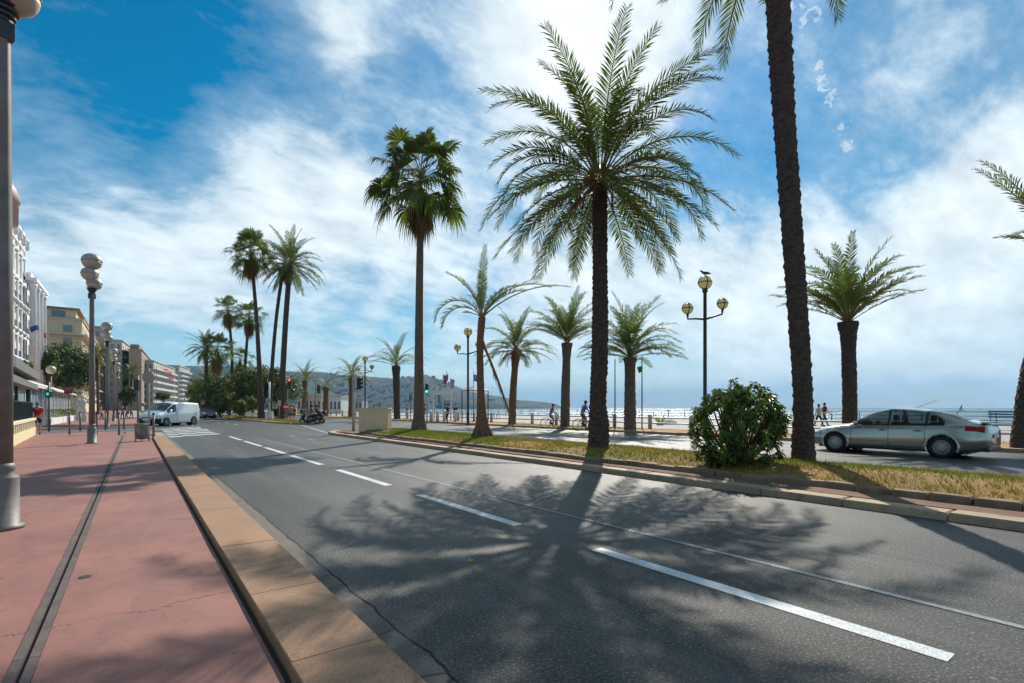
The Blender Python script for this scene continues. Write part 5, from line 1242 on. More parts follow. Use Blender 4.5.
def car(name, label, loc, rz, paint, detail=True, driver=True):
    t = thing(name, label, 'car', loc, rz)
    sh = Shell(CARK); sh.rows([2, 2, 4, 4, 2, 6, 2, 2]); ix = sh.idx   # ix[5] belt, ix[6] rail
    bel, rail = ix[5], ix[6]; ax = (1.45, -1.40)
    def arch(y, z): return any((y - a) ** 2 + (z - .33) ** 2 < .375 ** 2 for a in ax)
    def side_win(y, j): return bel <= j < rail and ((-1.0 < y < -.09) or (-.03 < y < .92) or (-1.48 < y < -1.02 and (j - bel) / 6 < .95 - 1.6 * max(0, -1.12 - y)))
    def screen(y, j): return j >= rail and (.22 < y < 1.0 or -1.95 < y < -1.02)
    shell_build(sh, lambda y, j, z: not ((j < ix[5] and arch(y, z) and j > 0) or side_win(y, j) or screen(y, j))).build('body', paint, t, True)
    for sd in (-1, 1):
        for a0, a1 in ((-1.6, -1.01), (-1.01, -.06), (-.06, 1.)): shell_build(sh, lambda y, j, z: side_win(y, j) and a0 < y < a1, -.012, (sd,)).build('side_window', m_glassc, t, True)
    shell_build(sh, lambda y, j, z: screen(y, j) and y > 0).build('windscreen', m_glassc, t, True)
    shell_build(sh, lambda y, j, z: screen(y, j) and y < 0).build('rear_window', m_glassc, t, True)
    # wheel arch lips and liners
    for a in ax:
        for s in (-1, 1):
            mb = MB(); n = 24; vs = []
            for k in range(n + 1):
                an = R(-22) + (PI + R(44)) * k / n
                for rr_, xx in ((.345, .80), (.352, .915), (.372, .932), (.40, .930), (.43, .905)):
                    zz = .33 + rr_ * math.sin(an)
                    xx2 = xx - .10 * max(0, (zz - .62)) if rr_ > .36 else xx - .10 * max(0, (zz - .62))
                    fade = .025 * max(0, (a > 0)) * max(0, (a + rr_ * math.cos(an) - 1.6)); vs.append((s * (xx2 - fade * 2.2), a + rr_ * math.cos(an), max(zz, .2)))
            mb.add(vs, ngrid(n, 4)); mb.build('wheel_arch', paint, t, True)
            MB().lathe([(.375, .45), (.375, .86)], 24, (0, a, .33), axis='x', cap=False) .build('arch_liner', m_trim, t) if s > 0 else MB().lathe([(.375, -.86), (.375, -.45)], 24, (0, a, .33), axis='x', cap=False).build('arch_liner', m_trim, t)
            wheel(t, s * .80, a, s)
    # window trims / pillars black
    mb = MB()
    for s in (-1, 1):
        for y0 in (-.06, -1.01):
            row = min(range(len(sh.ys)), key=lambda i: abs(sh.ys[i] - y0)); P = sh.R[row][bel:rail + 1]
            mb.tube([(s * (x - .004), y0, z) for x, z in P], .035, 6)
        mb.tube([(s * (sh.R[i][bel][0] + .002), sh.ys[i], sh.R[i][bel][1]) for i in range(len(sh.ys)) if -1.5 < sh.ys[i] < .98], .013, 6)
    mb.build('window_trim', m_trim, t, True)
    mb = MB(); mb.box(-.78, .78, -2.0, 2.0, .16, .30); mb.build('floor_pan', m_trim, t)
    mb = MB()
    for (x, y) in ((.38, .0), (-.38, .0), (.38, -.95), (-.38, -.95)):
        mb.cbox(x - .25, x + .25, y - .1, y + .42, .3, .56, .04); mb.cbox(x - .24, x + .24, y - .22, y - .06, .4, 1.06, .06); mb.cbox(x - .12, x + .12, y - .19, y - .09, 1.08, 1.26, .04)
    mb.box(-.76, .76, .60, .95, .5, .88); mb.build('interior', m_int, t)
    shell_build(sh, lambda y, j, z: y < -1.90 - 1.2 * max(0, .87 - z) and y > -2.37 and .79 + .10 * (y + 2.4) < z < .955 and j >= ix[2], .010).build('tail_light', m_lampr, t, True)
    shell_build(sh, lambda y, j, z: y > 1.72 and .63 < z < .80 and y < 2.3 and ix[3] <= j < ix[5] + 1, .010).build('headlight', m_lampw, t, True)
    if detail:
        mb = MB()
        def seam(y0, y1=None):
            for s in (-1, 1):
                row = min(range(len(sh.ys)), key=lambda i: abs(sh.ys[i] - y0)); P = [sh.R[row][j] for j in range(ix[2], bel + 1)]
                mb.tube([(s * (x + .001), y0, z) for x, z in P], .0065, 4)
        for y0 in (.97, -.07, -1.0): seam(y0)
        for s in (-1, 1):
            mb.tube([(s * (sh.R[i][ix[2]][0] + .012), sh.ys[i], .30) for i in range(len(sh.ys)) if -1.0 < sh.ys[i] < 1.05], .007, 4)
        mb.build('door_seam', m_trim, t)
        for s in (-1, 1):
            for y0 in (-.0, -.92):
                row = min(range(len(sh.ys)), key=lambda i: abs(sh.ys[i] - y0)); x = sh.sec[row][4][0] + .02
                MB().tube([(s * x, y0 - .02, .80), (s * (x + .025), y0 + .03, .805), (s * (x + .025), y0 + .15, .80), (s * x, y0 + .2, .795)], .016, 6).build('door_handle', paint, t, True)
                MB().ball((s * (x - .012), y0 + .09, .80), .018, .085, .035, 10).build('handle_cup', m_trim, t, True)
            mr = MB(); mr.ball((s * .98, .80, .99), .10, .07, .075, 12); mr.tube([(s * .84, .84, .95), (s * .93, .82, .97)], .025, 6); mr.build('mirror', paint, t, True)
            MB().tube([(s * (sh.R[i][ix[3]][0] + .008), sh.ys[i], .455) for i in range(len(sh.ys)) if -.95 < sh.ys[i] < .95], .014, 5).build('side_moulding', paint, t, True)
        MB().tube([(0, -.55, 1.49), (0, -1.1, 1.74)], [.008, .004], 5).build('aerial', m_trim, t)
        MB().cbox(-.62, .62, -2.36, -2.2, 1.045, 1.085, .012).build('boot_lip', paint, t)
    MB().box(-.42, .42, 2.30, 2.37, .36, .52).build('grille', m_trim, t); MB().box(-.26, .26, -2.45, -2.43, .62, .73).build('number_plate', m_white, t); MB().box(-.26, .26, 2.43, 2.44, .40, .50).build('number_plate', m_white, t)
    MB().cbox(-.7, .7, -2.42, -2.1, .24, .34, .03).build('rear_valance', m_trim, t)
    return t
def carpaint(name, c, c2, metal=.6, rough=.28):
    m = M(name, c, rough, c2, .8, metal=metal, coat=.8); return m
p_silver = carpaint('paint_silver', (.40, .375, .33), (.37, .35, .31), .8, .20)
CX = 19.1 + .95
mc = car('parked_car', 'silver grey hatchback saloon driving on the far carriageway behind the shrub', (CX, 6.05, 0), 0, p_silver)
p = (8.0, 86.); car('dark_car', 'dark saloon coming towards the camera on the road right behind the van', (8.3, 84, 0), PI + .05, carpaint('paint_dark', (.03, .035, .045), (.025, .03, .04), .3), detail=False)
q = atZ(276, 78); car('dark_car', 'dark blue car half hidden behind the two tall palm trunks', (q.x, q.y, 0), R(75), carpaint('paint_blue', (.02, .05, .10), (.02, .04, .09), .3), detail=False)
# ---- van
VK = [(-2.33, [(0, .9), (.02, .9), (.03, .92), (.03, 1.0), (.03, 1.02), (.02, 1.03), (.02, 1.04), (.01, 1.05), (0, 1.06)]), (-2.30, [(0, .35), (.78, .35), (.86, .42), (.88, 1.0), (.86, 1.25), (.80, 1.70), (.72, 1.80), (.4, 1.83), (0, 1.84)]),
 (-2.22, [(0, .3), (.84, .3), (.93, .38), (.95, 1.0), (.93, 1.22), (.86, 1.76), (.78, 1.86), (.4, 1.90), (0, 1.91)]),
 (-.5, [(0, .25), (.84, .25), (.93, .32), (.96, 1.0), (.94, 1.18), (.86, 1.80), (.78, 1.90), (.4, 1.94), (0, 1.95)]),
 (.55, [(0, .25), (.84, .25), (.93, .32), (.96, .98), (.94, 1.14), (.85, 1.76), (.76, 1.87), (.4, 1.92), (0, 1.93)]),
 (.95, [(0, .25), (.84, .25), (.93, .32), (.96, .96), (.93, 1.10), (.83, 1.56), (.76, 1.66), (.4, 1.76), (0, 1.79)]),
 (1.60, [(0, .25), (.84, .25), (.93, .32), (.95, .92), (.91, 1.06), (.84, 1.17), (.78, 1.20), (.4, 1.26), (0, 1.28)]),
 (1.72, [(0, .25), (.84, .25), (.93, .32), (.95, .90), (.90, 1.03), (.82, 1.10), (.74, 1.13), (.4, 1.17), (0, 1.18)]),
 (2.15, [(0, .25), (.80, .25), (.90, .32), (.92, .82), (.86, .95), (.76, 1.00), (.68, 1.02), (.4, 1.05), (0, 1.06)]),
 (2.36, [(0, .25), (.70, .25), (.80, .32), (.82, .72), (.76, .84), (.66, .88), (.58, .90), (.35, .92), (0, .93)]),
 (2.42, [(0, .3), (.60, .3), (.70, .36), (.72, .62), (.66, .70), (.58, .73), (.5, .74), (.3, .75), (0, .76)]), (2.44, [(0, .4), (.02, .4), (.03, .42), (.03, .45), (.03, .47), (.02, .48), (.02, .49), (.01, .50), (0, .50)])]
pf = gp(168.5, 426.2); pr_ = gp(191.2, 424.8)
ang = R(42); hd = Vector((-math.sin(ang), -math.cos(ang), 0)); fw = Vector((*gp(165.5, 426.2), 0))   # front-left wheel (nearest)
left = Vector((-hd.y, hd.x, 0))
cen = fw - left * .85 - hd * 1.5
t = thing('delivery_van', 'white delivery van turning across the crossing into the side street', 'van', (cen.x, cen.y, 0), math.atan2(hd.y, hd.x) - PI / 2)
p_white = M('paint_white', (.74, .77, .78), .25, (.70, .74, .76), .8, coat=.8)
sh = Shell(VK); sh.rows([2, 2, 5, 2, 5, 2, 2, 2]); ix = sh.idx; ax = (1.5, -1.55)
arch = lambda y, z: any((y - a) ** 2 + (z - .34) ** 2 < .39 ** 2 for a in ax)
sw = lambda y, j: ix[4] <= j < ix[5] and .38 < y < 1.35
scr = lambda y, j: j >= ix[5] + 1 and .72 < y < 1.62
bump_ = lambda y, j, z: (y > 2.0 and z < .62 and j >= 1)
shell_build(sh, lambda y, j, z: not ((arch(y, z) and 0 < j < ix[4]) or sw(y, j) or scr(y, j) or bump_(y, j, z))).build('body', p_white, t, True)
shell_build(sh, lambda y, j, z: bump_(y, j, z)).build('front_bumper', m_trim, t, True)
m_vg = glassmat('van_glass', (.02, .05, .06), .15)
[shell_build(sh, lambda y, j, z: sw(y, j), 0, (sd,)).build('side_window', m_vg, t, True) for sd in (-1, 1)]; shell_build(sh, lambda y, j, z: scr(y, j)).build('windscreen', m_vg, t, True)
for a in ax:
    for s in (-1, 1):
        wheel(t, s * .84, a, s, .335, .21, 5); MB().lathe([(.39, s * .5 if s > 0 else -.93), (.39, .93 if s > 0 else -.5)], 24, (0, a, .34), axis='x', cap=False).build('arch_liner', m_trim, t)
for s in (-1, 1):
    MB().ball((s * .80, 2.20, .80), .10, .16, .06, 12).build('headlight', m_lampw, t, True); MB().cbox(s * 1.06 - .08, s * 1.06 + .08, 1.12, 1.24, 1.05, 1.30, .03).build('mirror', p_white, t)
    MB().box(s * .952 - .006, s * .952 + .006, .33, .345, .4, 1.15).build('door_seam', m_trim, t); MB().box(s * .965 - .01, s * .965 + .01, -1.9, -1.75, .95, 1.15).build('fuel_flap', p_white, t)
    MB().cbox(s * .965 - .015, s * .965 + .015, .42, .58, .95, 1.0, .005).build('door_handle', m_trim, t)
MB().cbox(-.45, .45, 2.40, 2.44, .66, .74, .01).build('grille', m_trim, t); MB().box(-.26, .26, 2.425, 2.45, .44, .55).build('number_plate', m_white, t); MB().box(-.8, .8, -2.1, 2.1, .2, .3).build('floor_pan', m_trim, t)
MB().box(-.8, .8, .9, 1.3, .6, 1.05).build('dashboard', m_int, t); 
for x in (-.4, .4): MB().cbox(x - .25, x + .25, -.05, .12, .5, 1.35, .05).build('seat', m_int, t)
MB().box(-.86, .86, -.3, -.25, .3, 1.8).build('bulkhead', M('bulk', (.3, .3, .3), .8), t)
# ================================================================== PEOPLE
def skin_obj(name, verts, edges, radii, mat, parent, root=0, sub=1):
    me = bpy.data.meshes.new(name + '_s'); me.from_pydata(verts, edges, []); o = bpy.data.objects.new(name + '_s', me); COL.objects.link(o)
    md = o.modifiers.new('s', 'SKIN'); md.use_smooth_shade = True
    if not me.skin_vertices: 
        me.skin_vertices.new() if hasattr(me.skin_vertices, 'new') else None
    sv = me.skin_vertices[0].data
    for i, rr_ in enumerate(radii): sv[i].radius = (rr_, rr_) if not isinstance(rr_, tuple) else rr_; sv[i].use_root = (i == root)
    sd = o.modifiers.new('d', 'SUBSURF'); sd.levels = sub; sd.render_levels = sub
    dg = bpy.context.evaluated_depsgraph_get(); dg.update(); ev = o.evaluated_get(dg); m2 = bpy.data.meshes.new_from_object(ev)
    m2.name = name; m2.materials.clear(); m2.materials.append(mat); bpy.data.objects.remove(o)
    m2.polygons.foreach_set('use_smooth', [True] * len(m2.polygons))
    q = bpy.data.objects.new(name, m2); COL.objects.link(q); q.parent = parent; return q
SKIN = M('skin', (.50, .30, .21), .55, (.45, .26, .18), 8)
SKIN2 = M('skin_tan', (.33, .19, .125), .55, (.30, .17, .11), 8)
def limb(a, b, l1, l2, hint):
    """joint position for two-bone chain"""
    a, b, hint = Vector(a), Vector(b), Vector(hint); d = b - a; L = min(d.length, (l1 + l2) * .998); d.normalize()
    x = (l1 * l1 - l2 * l2 + L * L) / (2 * L); h = math.sqrt(max(0, l1 * l1 - x * x)); pr = (hint - d * hint.dot(d)).normalized(); return a + d * x + pr * h, a + d * L
def person(label, loc, rz, s=1., top=(.5, .05, .05), legs=(.03, .03, .04), hair=(.03, .02, .015), feet=((.09, .0), (-.09, .0)), hands=None, hip=.93, shorts=False, helmet=None, lean=0., skin=None, sleeveless=False, hipy=0., shoes=(.03, .03, .03), group=None, feetz=(0, 0), bag=None, skirt=False):
    """faces local +Y. feet: (x,y) each"""
    sk = skin or SKIN; t = thing('person', label, 'person', loc, rz, group); t.scale = (s, s, s)
    P = Vector((0, hipy, hip)); ch = P + Vector((0, math.sin(lean) * .42, math.cos(lean) * .42)); nk = P + Vector((0, math.sin(lean) * .54, math.cos(lean) * .54)); hd_ = nk + Vector((0, .03 + math.sin(lean) * .04, .12))
    V = [tuple(P), tuple(P.lerp(ch, .45)), tuple(ch), tuple(nk), tuple(nk + Vector((0, .015, .06))), tuple(hd_), tuple(hd_ + Vector((0, -.005, .075))), tuple(hd_ + Vector((0, -.01, .13)))]
    Rr = [(.145, .105), (.125, .095), (.155, .105), .065, .055, (.072, .085), (.076, .095), (.045, .06)]
    E = [(0, 1), (1, 2), (2, 3), (3, 4), (4, 5), (5, 6), (6, 7)]
    V.append(tuple(hd_ + Vector((0, .108, .01)))); Rr.append(.014); E.append((5, 8))   # nose
    LJ = []; AJ = []
    for i, sx in enumerate((1, -1)):
        h0 = P + Vector((sx * .095, 0, -.06)); f0 = Vector((feet[i][0], feet[i][1], feetz[i] + .08)); kn, an = limb(h0, f0, .42, .41, (0, 1, .1))
        o = len(V); V += [tuple(h0), tuple(kn), tuple(kn.lerp(an, .35)), tuple(an), tuple(an + Vector((0, .07, -.045))), tuple(an + Vector((0, .17, -.055)))]; Rr += [.085, .055, .056, .036, .038, .028]
        E += [(0, o), (o, o + 1), (o + 1, o + 2), (o + 2, o + 3), (o + 3, o + 4), (o + 4, o + 5)]; LJ.append((h0, kn, an))
        s0 = ch + Vector((sx * .18, 0, .05)); hx = hands[i] if hands else (sx * .25, .06 + hipy, hip - .14)
        el, wr = limb(s0, hx, .29, .26, (sx * .3, -1, -.1)); dr = (wr - el).normalized(); o = len(V)
        V += [tuple(s0), tuple(el), tuple(wr), tuple(wr + dr * .055)]; Rr += [.052, .038, .026, (.036, .02)]; E += [(2, o), (o, o + 1), (o + 1, o + 2), (o + 2, o + 3)]
        pm_ = o + 3; sidev = dr.cross(Vector((0, 1, 0))); sidev = sidev.normalized() if sidev.length > .1 else Vector((1, 0, 0))
        for fi, (of, ln) in enumerate(((-.026, .055), (-.009, .072), (.009, .068), (.026, .05))):
            o2 = len(V); b0 = wr + dr * .085 + sidev * of; V += [tuple(b0), tuple(b0 + dr * ln * .5 + Vector((0, .008, 0))), tuple(b0 + dr * ln + Vector((0, .024, 0)))]; Rr += [.0095, .0085, .007]; E += [(pm_, o2), (o2, o2 + 1), (o2 + 1, o2 + 2)]
        o2 = len(V); b0 = wr + dr * .04 + Vector((0, .035, 0)); V += [tuple(b0), tuple(b0 + dr * .03 + Vector((0, .02, 0)))]; Rr += [.011, .009]; E += [(o + 2, o2), (o2, o2 + 1)]
        AJ.append((s0, el, wr))
    skin_obj('body', V, E, Rr, sk, t)
    # shirt
    V = [tuple(P + Vector((0, 0, .0))), tuple(P.lerp(ch, .45)), tuple(ch), tuple(nk - Vector((0, 0, .01)))]; Rr = [(.165, .125), (.15, .118), (.175, .125), .075]; E = [(0, 1), (1, 2), (2, 3)]
    for (s0, el, wr) in AJ:
        o = len(V); V += [tuple(s0), tuple(s0.lerp(el, .3 if sleeveless else .75))]; Rr += [.070, .056]; E += [(2, o), (o, o + 1)]
    skin_obj('shirt', V, E, Rr, M('cloth%.2f%.2f%.2f' % top, top, .85), t)
    V = [tuple(P + Vector((0, 0, .03))), tuple(P - Vector((0, 0, .05)))]; Rr = [(.155, .118), (.14, .12)]; E = [(0, 1)]
    for (h0, kn, an) in LJ:
        o = len(V); e = h0.lerp(kn, .8) if shorts else an.lerp(kn, .08); V += [tuple(h0), tuple(h0.lerp(kn, .7)) if shorts else tuple(kn)]; Rr += [.10, .085 if shorts else .07]; E += [(1, o), (o, o + 1)]
        if not shorts: V.append(tuple(e)); Rr.append(.055); E.append((o + 1, o + 2))
    skin_obj('shorts' if shorts else 'trousers', V, E, Rr, M('cloth%.2f%.2f%.2f' % legs, legs, .85), t)
    mb = MB()
    for (h0, kn, an) in LJ: mb.tube([an + Vector((0, -.05, -.03)), an + Vector((0, .04, -.035)), an + Vector((0, .13, -.05)), an + Vector((0, .19, -.055))], [.042, .048, .042, .02], 8)
    mb.build('shoes', M('cloth%.2f%.2f%.2f' % shoes, shoes, .7), t, True)
    mb = MB(); 
    if helmet: mb.ball(tuple(hd_ + Vector((0, -.005, .055))), .125, .14, .125, 14); mb.build('helmet', M('cloth%.2f%.2f%.2f' % helmet, helmet, .3, coat=.5), t, True)
    else:
        vs = []; 
        mb.ball(tuple(hd_ + Vector((0, -.022, .072))), .088, .098, .092, 12); mb.ball(tuple(hd_ + Vector((0, -.065, .02))), .07, .05, .09, 10); mb.build('hair', M('cloth%.2f%.2f%.2f' % hair, hair, .8), t, True)
    mb = MB()
    for sx in (-1, 1): mb.ball(tuple(hd_ + Vector((sx * .033, .086, .03))), .011, .008, .007, 8)
    mb.build('eyes', M('eye', (.02, .015, .01), .3), t); MB().ball(tuple(hd_ + Vector((0, .088, -.035))), .022, .008, .006, 8).build('mouth', M('lip', (.35, .12, .10), .5), t)
    if bag: MB().cbox(-.14, .14, -.24, -.10, hip + .1, hip + .48, .04).build('backpack', M('cloth%.2f%.2f%.2f' % bag, bag, .8), t)
    return t, ch
# red shirt
p = at_ground(37.5, 434.5, .06); person('person in a red top and dark shorts seen from behind near the green post', p, .15, 1.0, (.50, .02, .03), (.015, .015, .02), (.25, .22, .20), feet=((.10, .16), (-.1, -.18)), shorts=True, bag=None, feetz=(0, .02))
# walking couple on promenade
q = atZ(818.6, 38); Zq = 42; gzl = 0.30
person('walking person in pale top and dark trousers, left of the pair beyond the silver car', (q.x, q.y, .12), -TH - R(90), .94, (.34, .40, .34), (.02, .02, .03), (.05, .035, .03), feet=((.09, .30), (-.09, -.30)), hands=((.2, .12, 1.1), (-.25, -.12, .85)))
q = atZ(824.4, 38.3); person('taller walking person in dark red top, right of the pair beyond the silver car', (q.x, q.y, .12), -TH - R(90), 1.0, (.20, .02, .04), (.03, .05, .09), (.03, .02, .02), feet=((.09, -.28), (-.09, .30)), hands=((.25, .25, .95), (-.22, -.15, .85)))
def bicycle(label, loc, rz, col):
    t = thing('bicycle', label, 'bicycle', loc, rz, 'bicycles ridden on the promenade'); rd = .34
    for y in (-.52, .52):
        w_ = thing('wheel', '', '', (0, y, rd)); del w_['label']; del w_['category']; w_.parent = t
        MB().tube([(0, rd * math.cos(2 * PI * k / 28), rd * math.sin(2 * PI * k / 28)) for k in range(29)], .022, 6, cap=False).build('tyre', m_tyre, w_, True)
        mb = MB(); [mb.tube([(0, 0, 0), (0, rd * .96 * math.cos(PI * k / 8), rd * .96 * math.sin(PI * k / 8))], .003, 3, cap=False) for k in range(16)]; mb.lathe([(.02, -.04), (.02, .04)], 8, axis='x'); mb.build('spokes', m_rim, w_)
    mb = MB(); bb = (0, -.08, .30); st_ = (0, -.22, .86); hd2 = (0, .36, .86); rw = (0, -.52, rd); hl = (0, .39, .72)
    for a, b_ in ((bb, st_), (bb, hl), (st_, hd2), (rw, bb), (rw, (0, -.2, .78))): mb.tube([a, b_], .018, 6)
    mb.tube([hd2, hl, (0, .52, rd)], .018, 6); mb.build('frame', M('bike%.2f' % col[0], col, .4), t)
    mb = MB(); mb.tube([hd2, (0, .38, 1.0)], .014, 6); mb.tube([(-.27, .30, 1.02), (-.1, .38, 1.0), (.1, .38, 1.0), (.27, .30, 1.02)], .013, 6); mb.build('handlebar', m_trim, t)
    mb = MB(); mb.ball((0, -.24, .95), .07, .13, .03, 10); mb.tube([(0, -.22, .84), (0, -.24, .94)], .014, 6); mb.build('saddle', m_trim, t, True)
    mb = MB(); mb.lathe([(.09, -.01), (.09, .01)], 14, (.04, -.08, .30), axis='x'); mb.tube([(.03, -.08, .30), (.06, .02, .16)], .01, 5); mb.tube([(-.03, -.08, .30), (-.06, -.18, .44)], .01, 5); mb.build('crank', m_trim, t)
for px, Z, lb, lb2, tc_, lg, rz, s in ((556, 34.5, 'bicycle under the smaller cyclist, left of the young palm trunk', 'cyclist in a faded pink top riding left of the young palm trunk', (.30, .16, .18), (.25, .2, .2), -TH - R(78), .92), (588.5, 30.8, 'bicycle under the cyclist in blue, just left of the big palm trunk', 'cyclist in a blue shirt riding just left of the big palm trunk', (.10, .20, .38), (.10, .08, .06), -TH - R(70), 1.02)):
    q = atZ(px - 3, Z); bicycle(lb, (q.x, q.y, .12), rz, (.3, .3, .3) if px < 570 else (.08, .06, .05))
    person(lb2, (q.x, q.y, .12), rz, s, tc_, lg, (.04, .03, .025), feet=((.09, -.02), (-.09, -.20)), feetz=(.10, .36), hands=((.25, .24, 1.04), (-.25, .24, 1.04)), hip=1.0, hipy=-.22, lean=R(22), shorts=True)
# scooters with riders
def scooter(label, loc, rz, col):
    t = thing('scooter', label, 'scooter', loc, rz, 'scooters waiting at the junction')
    for y in (-.62, .66):
        w_ = thing('wheel', '', '', (0, y, .26)); del w_['label']; del w_['category']; w_.parent = t
        MB().lathe([(.15, -.05), (.24, -.06), (.26, 0), (.24, .06), (.15, .05)], 22, axis='x', cap=False).build('tyre', m_tyre, w_, True); MB().lathe([(.15, -.04), (.15, .04), (.02, .05)], 14, axis='x').build('rim', m_rim, w_)
    pm_ = M('scoot%.2f%.2f' % col[:2], col, .3, coat=.6)
    mb = MB(); mb.tube([(0, .62, .50), (0, .52, .75), (0, .42, .98)], [.10, .16, .14], 10); mb.tube([(0, .45, .35), (0, .15, .28), (0, -.15, .34), (0, -.4, .55), (0, -.75, .72)], [.13, .15, .18, .19, .10], 10); mb.ball((0, .66, .50), .10, .22, .08, 10); mb.build('body', pm_, t, True)
    MB().tube([(0, .08, .76), (0, -.25, .80), (0, -.62, .84)], [.12, .16, .12], 10).build('seat', m_trim, t, True)
    mb = MB(); mb.tube([(-.32, .30, 1.06), (0, .42, 1.03), (.32, .30, 1.06)], .02, 6); mb.tube([(0, .64, .28), (0, .42, 1.03)], .03, 6); mb.build('handlebar', m_trim, t); MB().ball((0, .66, .86), .10, .05, .07, 10).build('headlight', m_lampw, t, True)
    mb = MB(); mb.add([(-.22, .60, .95), (.22, .60, .95), (.18, .44, 1.38), (-.18, .44, 1.38), (-.22, .585, .95), (.22, .585, .95), (.18, .425, 1.38), (-.18, .425, 1.38)], [(0, 1, 2, 3), (7, 6, 5, 4), (0, 4, 5, 1), (1, 5, 6, 2), (2, 6, 7, 3), (3, 7, 4, 0)]); mb.build('windshield', glassmat('shield', (.2, .25, .28), .5), t)
    MB().cbox(-.2, .2, -.98, -.62, .88, 1.18, .05).build('top_box', m_trim, t); MB().tube([(.14, -.3, .25), (.16, -.75, .32)], .045, 8).build('exhaust', m_rim, t)
    for s in (-1, 1): MB().ball((s * .36, .38, 1.22), .06, .02, .045, 8).build('mirror', m_trim, t)
for px, Z, col, lb, lb2, rz, tc_ in ((310, 45.5, (.03, .04, .05), 'dark scooter in front, standing at the junction left of the utility cabinet', 'scooter rider in grey with dark helmet on the front scooter', R(60), (.12, .13, .14)), (315.5, 47.5, (.02, .02, .02), 'black scooter behind the first one, nearer the white building', 'scooter rider in black with dark helmet on the rear scooter', R(55), (.03, .03, .045))):
    q = atZ(px, Z); scooter(lb, (q.x, q.y, 0), rz, col)
    person(lb2, (q.x, q.y, 0), rz, 1.0, tc_, (.35, .22, .18) if px < 313 else (.02, .02, .03), feet=((.26, .0), (-.14, .12)), feetz=(.0, .34), hands=((.30, .28, 1.05), (-.30, .28, 1.05)), hip=.92, hipy=-.2, lean=R(6), helmet=(.02, .02, .03), shorts=px < 313)
# black bent post by scooters
p = atZ(307.2, 44); t = thing('hooked_post', 'thin black post with hooked top in front of the scooters', 'post', (p.x, p.y, 0), -TH); MB().tube([(0, 0, 0), (0, 0, hgt(392, 44)), (-.06, 0, hgt(390.7, 44)), (-.2, 0, hgt(390.5, 44))], .035, 8).build('post', m_black, t, True)
# couple standing
q = atZ(291, 55.5); person('standing person in black shorts with tanned back beside the no entry sign', (q.x, q.y, .05), .6, 1.0, (.42, .24, .17), (.02, .02, .02), (.08, .04, .03), skin=SKIN, shorts=True)
q = atZ(294.2, 55); person('standing person in a dark vest and skirt right of the one in black shorts', (q.x, q.y, .05), .4, .95, (.03, .03, .03), (.04, .03, .03), (.20, .09, .05), skin=SKIN, shorts=True, sleeveless=True)
q = atZ(302.5, 46.6); person('person in a pale green top leaning by the front of the scooters', (q.x, q.y, 0), -.6, .92, (.25, .34, .32), (.05, .06, .07), (.05, .04, .03), lean=R(15), bag=(.05, .08, .08))
# promenade people
for px, Z, lb, c, lg, rz in ((374.5, 62, 'person with dark hair just above the utility cabinet, left of two', (.03, .03, .03), (.03, .03, .04), 1.), (380, 62, 'person with dark hair just above the utility cabinet, right of two', (.05, .04, .04), (.03, .03, .04), 1.4), (455.5, 52, 'dark clothed person standing behind the white bollard near the lamp', (.02, .02, .025), (.02, .02, .03), 2.),
                             (447.8, 47, 'person in black close to the barrier under the white frame', (.015, .015, .02), (.015, .015, .02), .5), (389, 66, 'person in dark clothes just left of the sparse palm trunk', (.04, .05, .08), (.02, .02, .03), .3), (407, 64, 'person in a blue jacket beside the information panel', (.04, .10, .2), (.02, .02, .03), .8), (424.6, 47, 'person half hidden right of the tall fan palm trunk', (.03, .03, .03), (.02, .02, .03), .8)):
    q = atZ(px, Z); person(lb, (q.x, q.y, .12), rz, 1.0, c, lg, (.02, .015, .012), feet=((.1, .08), (-.1, -.06)))
r = random.Random(77)
for i, (px, Z, c, lb) in enumerate(((101, 60, (.45, .44, .42), 'distant walker in white between the second and third lamps'), (123, 62, (.08, .08, .2), 'distant walker in dark blue on the far pavement'), (127, 66, (.5, .5, .55), 'distant walker in pale clothes near the van nose'), (131, 72, (.3, .3, .3), 'distant walker in grey near the van nose'), (92.5, 55, (.55, .5, .45), 'distant walker in cream just right of the second lamp'))):
    q = atZ(px, Z); person(lb, (q.x, q.y, .06), r.uniform(0, 6), 1., c, (.1, .1, .12), (.04, .03, .02), feet=((.1, .15), (-.1, -.15)))
# loungers/chairs line behind barrier: bike racks
p = atZ(462, 58)
t = thing('bike_rack', 'row of pale green bicycles rack hoops on the promenade between the lamp and the entrance', 'bike rack', (p.x, p.y, .12), -TH)
for k in range(14): x = -.2 + k * .32; MB().tube([(x, 0, 0), (x, .1, .75), (x + .25, .3, .8), (x + .3, .3, 0)], .03, 6).build('hoop', M('rackgreen', (.30, .42, .36), .5), t)
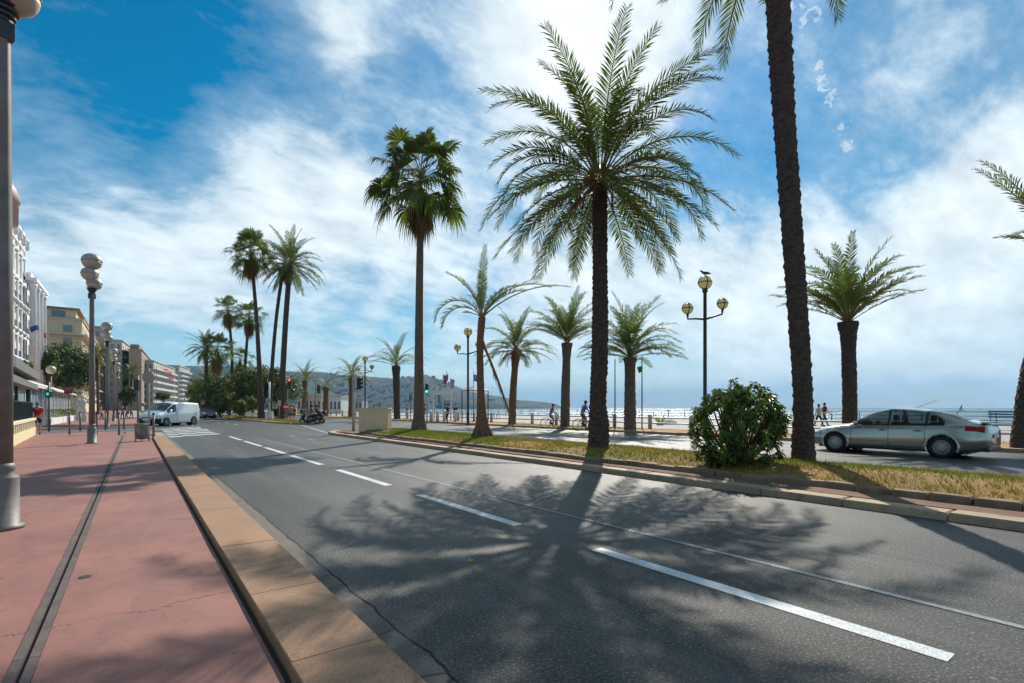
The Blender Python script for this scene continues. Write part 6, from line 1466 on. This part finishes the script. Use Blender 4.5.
# sailboat
q = atZ(962, 900, -4); t = thing('sailboat', 'tiny dark sailboat on the sea horizon above the boot of the silver car', 'boat', (q.x, q.y, -4), -TH)
MB().add([(-7, 0, 0), (7.5, 0, .9), (-7, -2, 1.0), (-7, 2, 1.0), (2, -2.2, 1.1), (2, 2.2, 1.1), (0, 0, -.4)], [(0, 2, 4, 6), (6, 4, 1), (1, 5, 6), (6, 5, 3, 0), (0, 3, 2), (2, 3, 5, 1, 4)]).build('hull', M('hull', (.3, .33, .36), .5), t); MB().tube([(0, 0, .8), (0, 0, 13)], .15, 6).build('mast', m_dkpole, t)
MB().add([(-.3, .0, 2), (-5.5, .4, 2.2), (-.2, 0, 11), (-.3, .1, 2), (-5.5, .5, 2.2), (-.2, .1, 11)], [(0, 1, 2), (5, 4, 3)]).build('sail', M('sail', (.25, .28, .3), .7), t)
for i, (px, Zb) in enumerate(((668, 700), (533, 900), (350, 420))):
    q = atZ(px, Zb, -4); t = thing('motor_boat', ('small boat on the glittering sea right of the middle palm', 'small boat on the sea near the end of the hills', 'small boat on the bay below the hill left of the utility cabinet')[i], 'boat', (q.x, q.y, -4), -TH)
    MB().add([(-2.5, -.9, .1), (2.8, 0, .2), (-2.5, .9, .1), (-2.5, -1.1, 1.0), (3.4, 0, 1.3), (-2.5, 1.1, 1.0)], [(0, 1, 4, 3), (1, 2, 5, 4), (2, 0, 3, 5), (3, 4, 5), (0, 2, 1)]).build('hull', m_wh, t); MB().cbox(-1.2, .6, -.6, .6, 1.0, 2.0, .1).build('cabin', M('hull', (.3, .33, .36), .5), t)
# fallen leaf
p = gp(466, 563); tag(MB().add([(0, 0, .012), (.05, .02, .03), (.1, .0, .014), (.05, -.035, .02)], [(0, 1, 2, 3)]).build('fallen_leaf', M('yleaf', (.5, .3, .03), .7), loc=(p[0], p[1], 0)), 'single yellow leaf lying on the asphalt in the palm shadow', 'leaf')
# manhole? small plate in pavement
p = gp(85, 577, .06); struct(MB().lathe([(.045, .0), (.045, .004)], 16, (p[0], p[1], .061)).build('pavement_patch', M('patchdark', (.05, .035, .035), .9)), 'small dark plug set in the red pavement', 'pavement')
# ================================================================== HAZE
HAZE = True
if HAZE:
    m = bpy.data.materials.new('haze'); m.use_nodes = True; nt = m.node_tree; nt.nodes.remove(nt.nodes['Principled BSDF'])
    pv = N(nt, 'ShaderNodeVolumePrincipled'); pv.inputs['Color'].default_value = (.17, .52, .92, 1); pv.inputs['Density'].default_value = .00010; pv.inputs['Anisotropy'].default_value = .0
    nt.links.new(pv.outputs[0], nt.nodes['Material Output'].inputs['Volume'])
    o = MB().box(-3100, 9100, -3100, 9100, -7, 330).build('haze', m); tag(o, 'thin blue sea haze hanging over the whole bay', 'haze', kind='stuff')
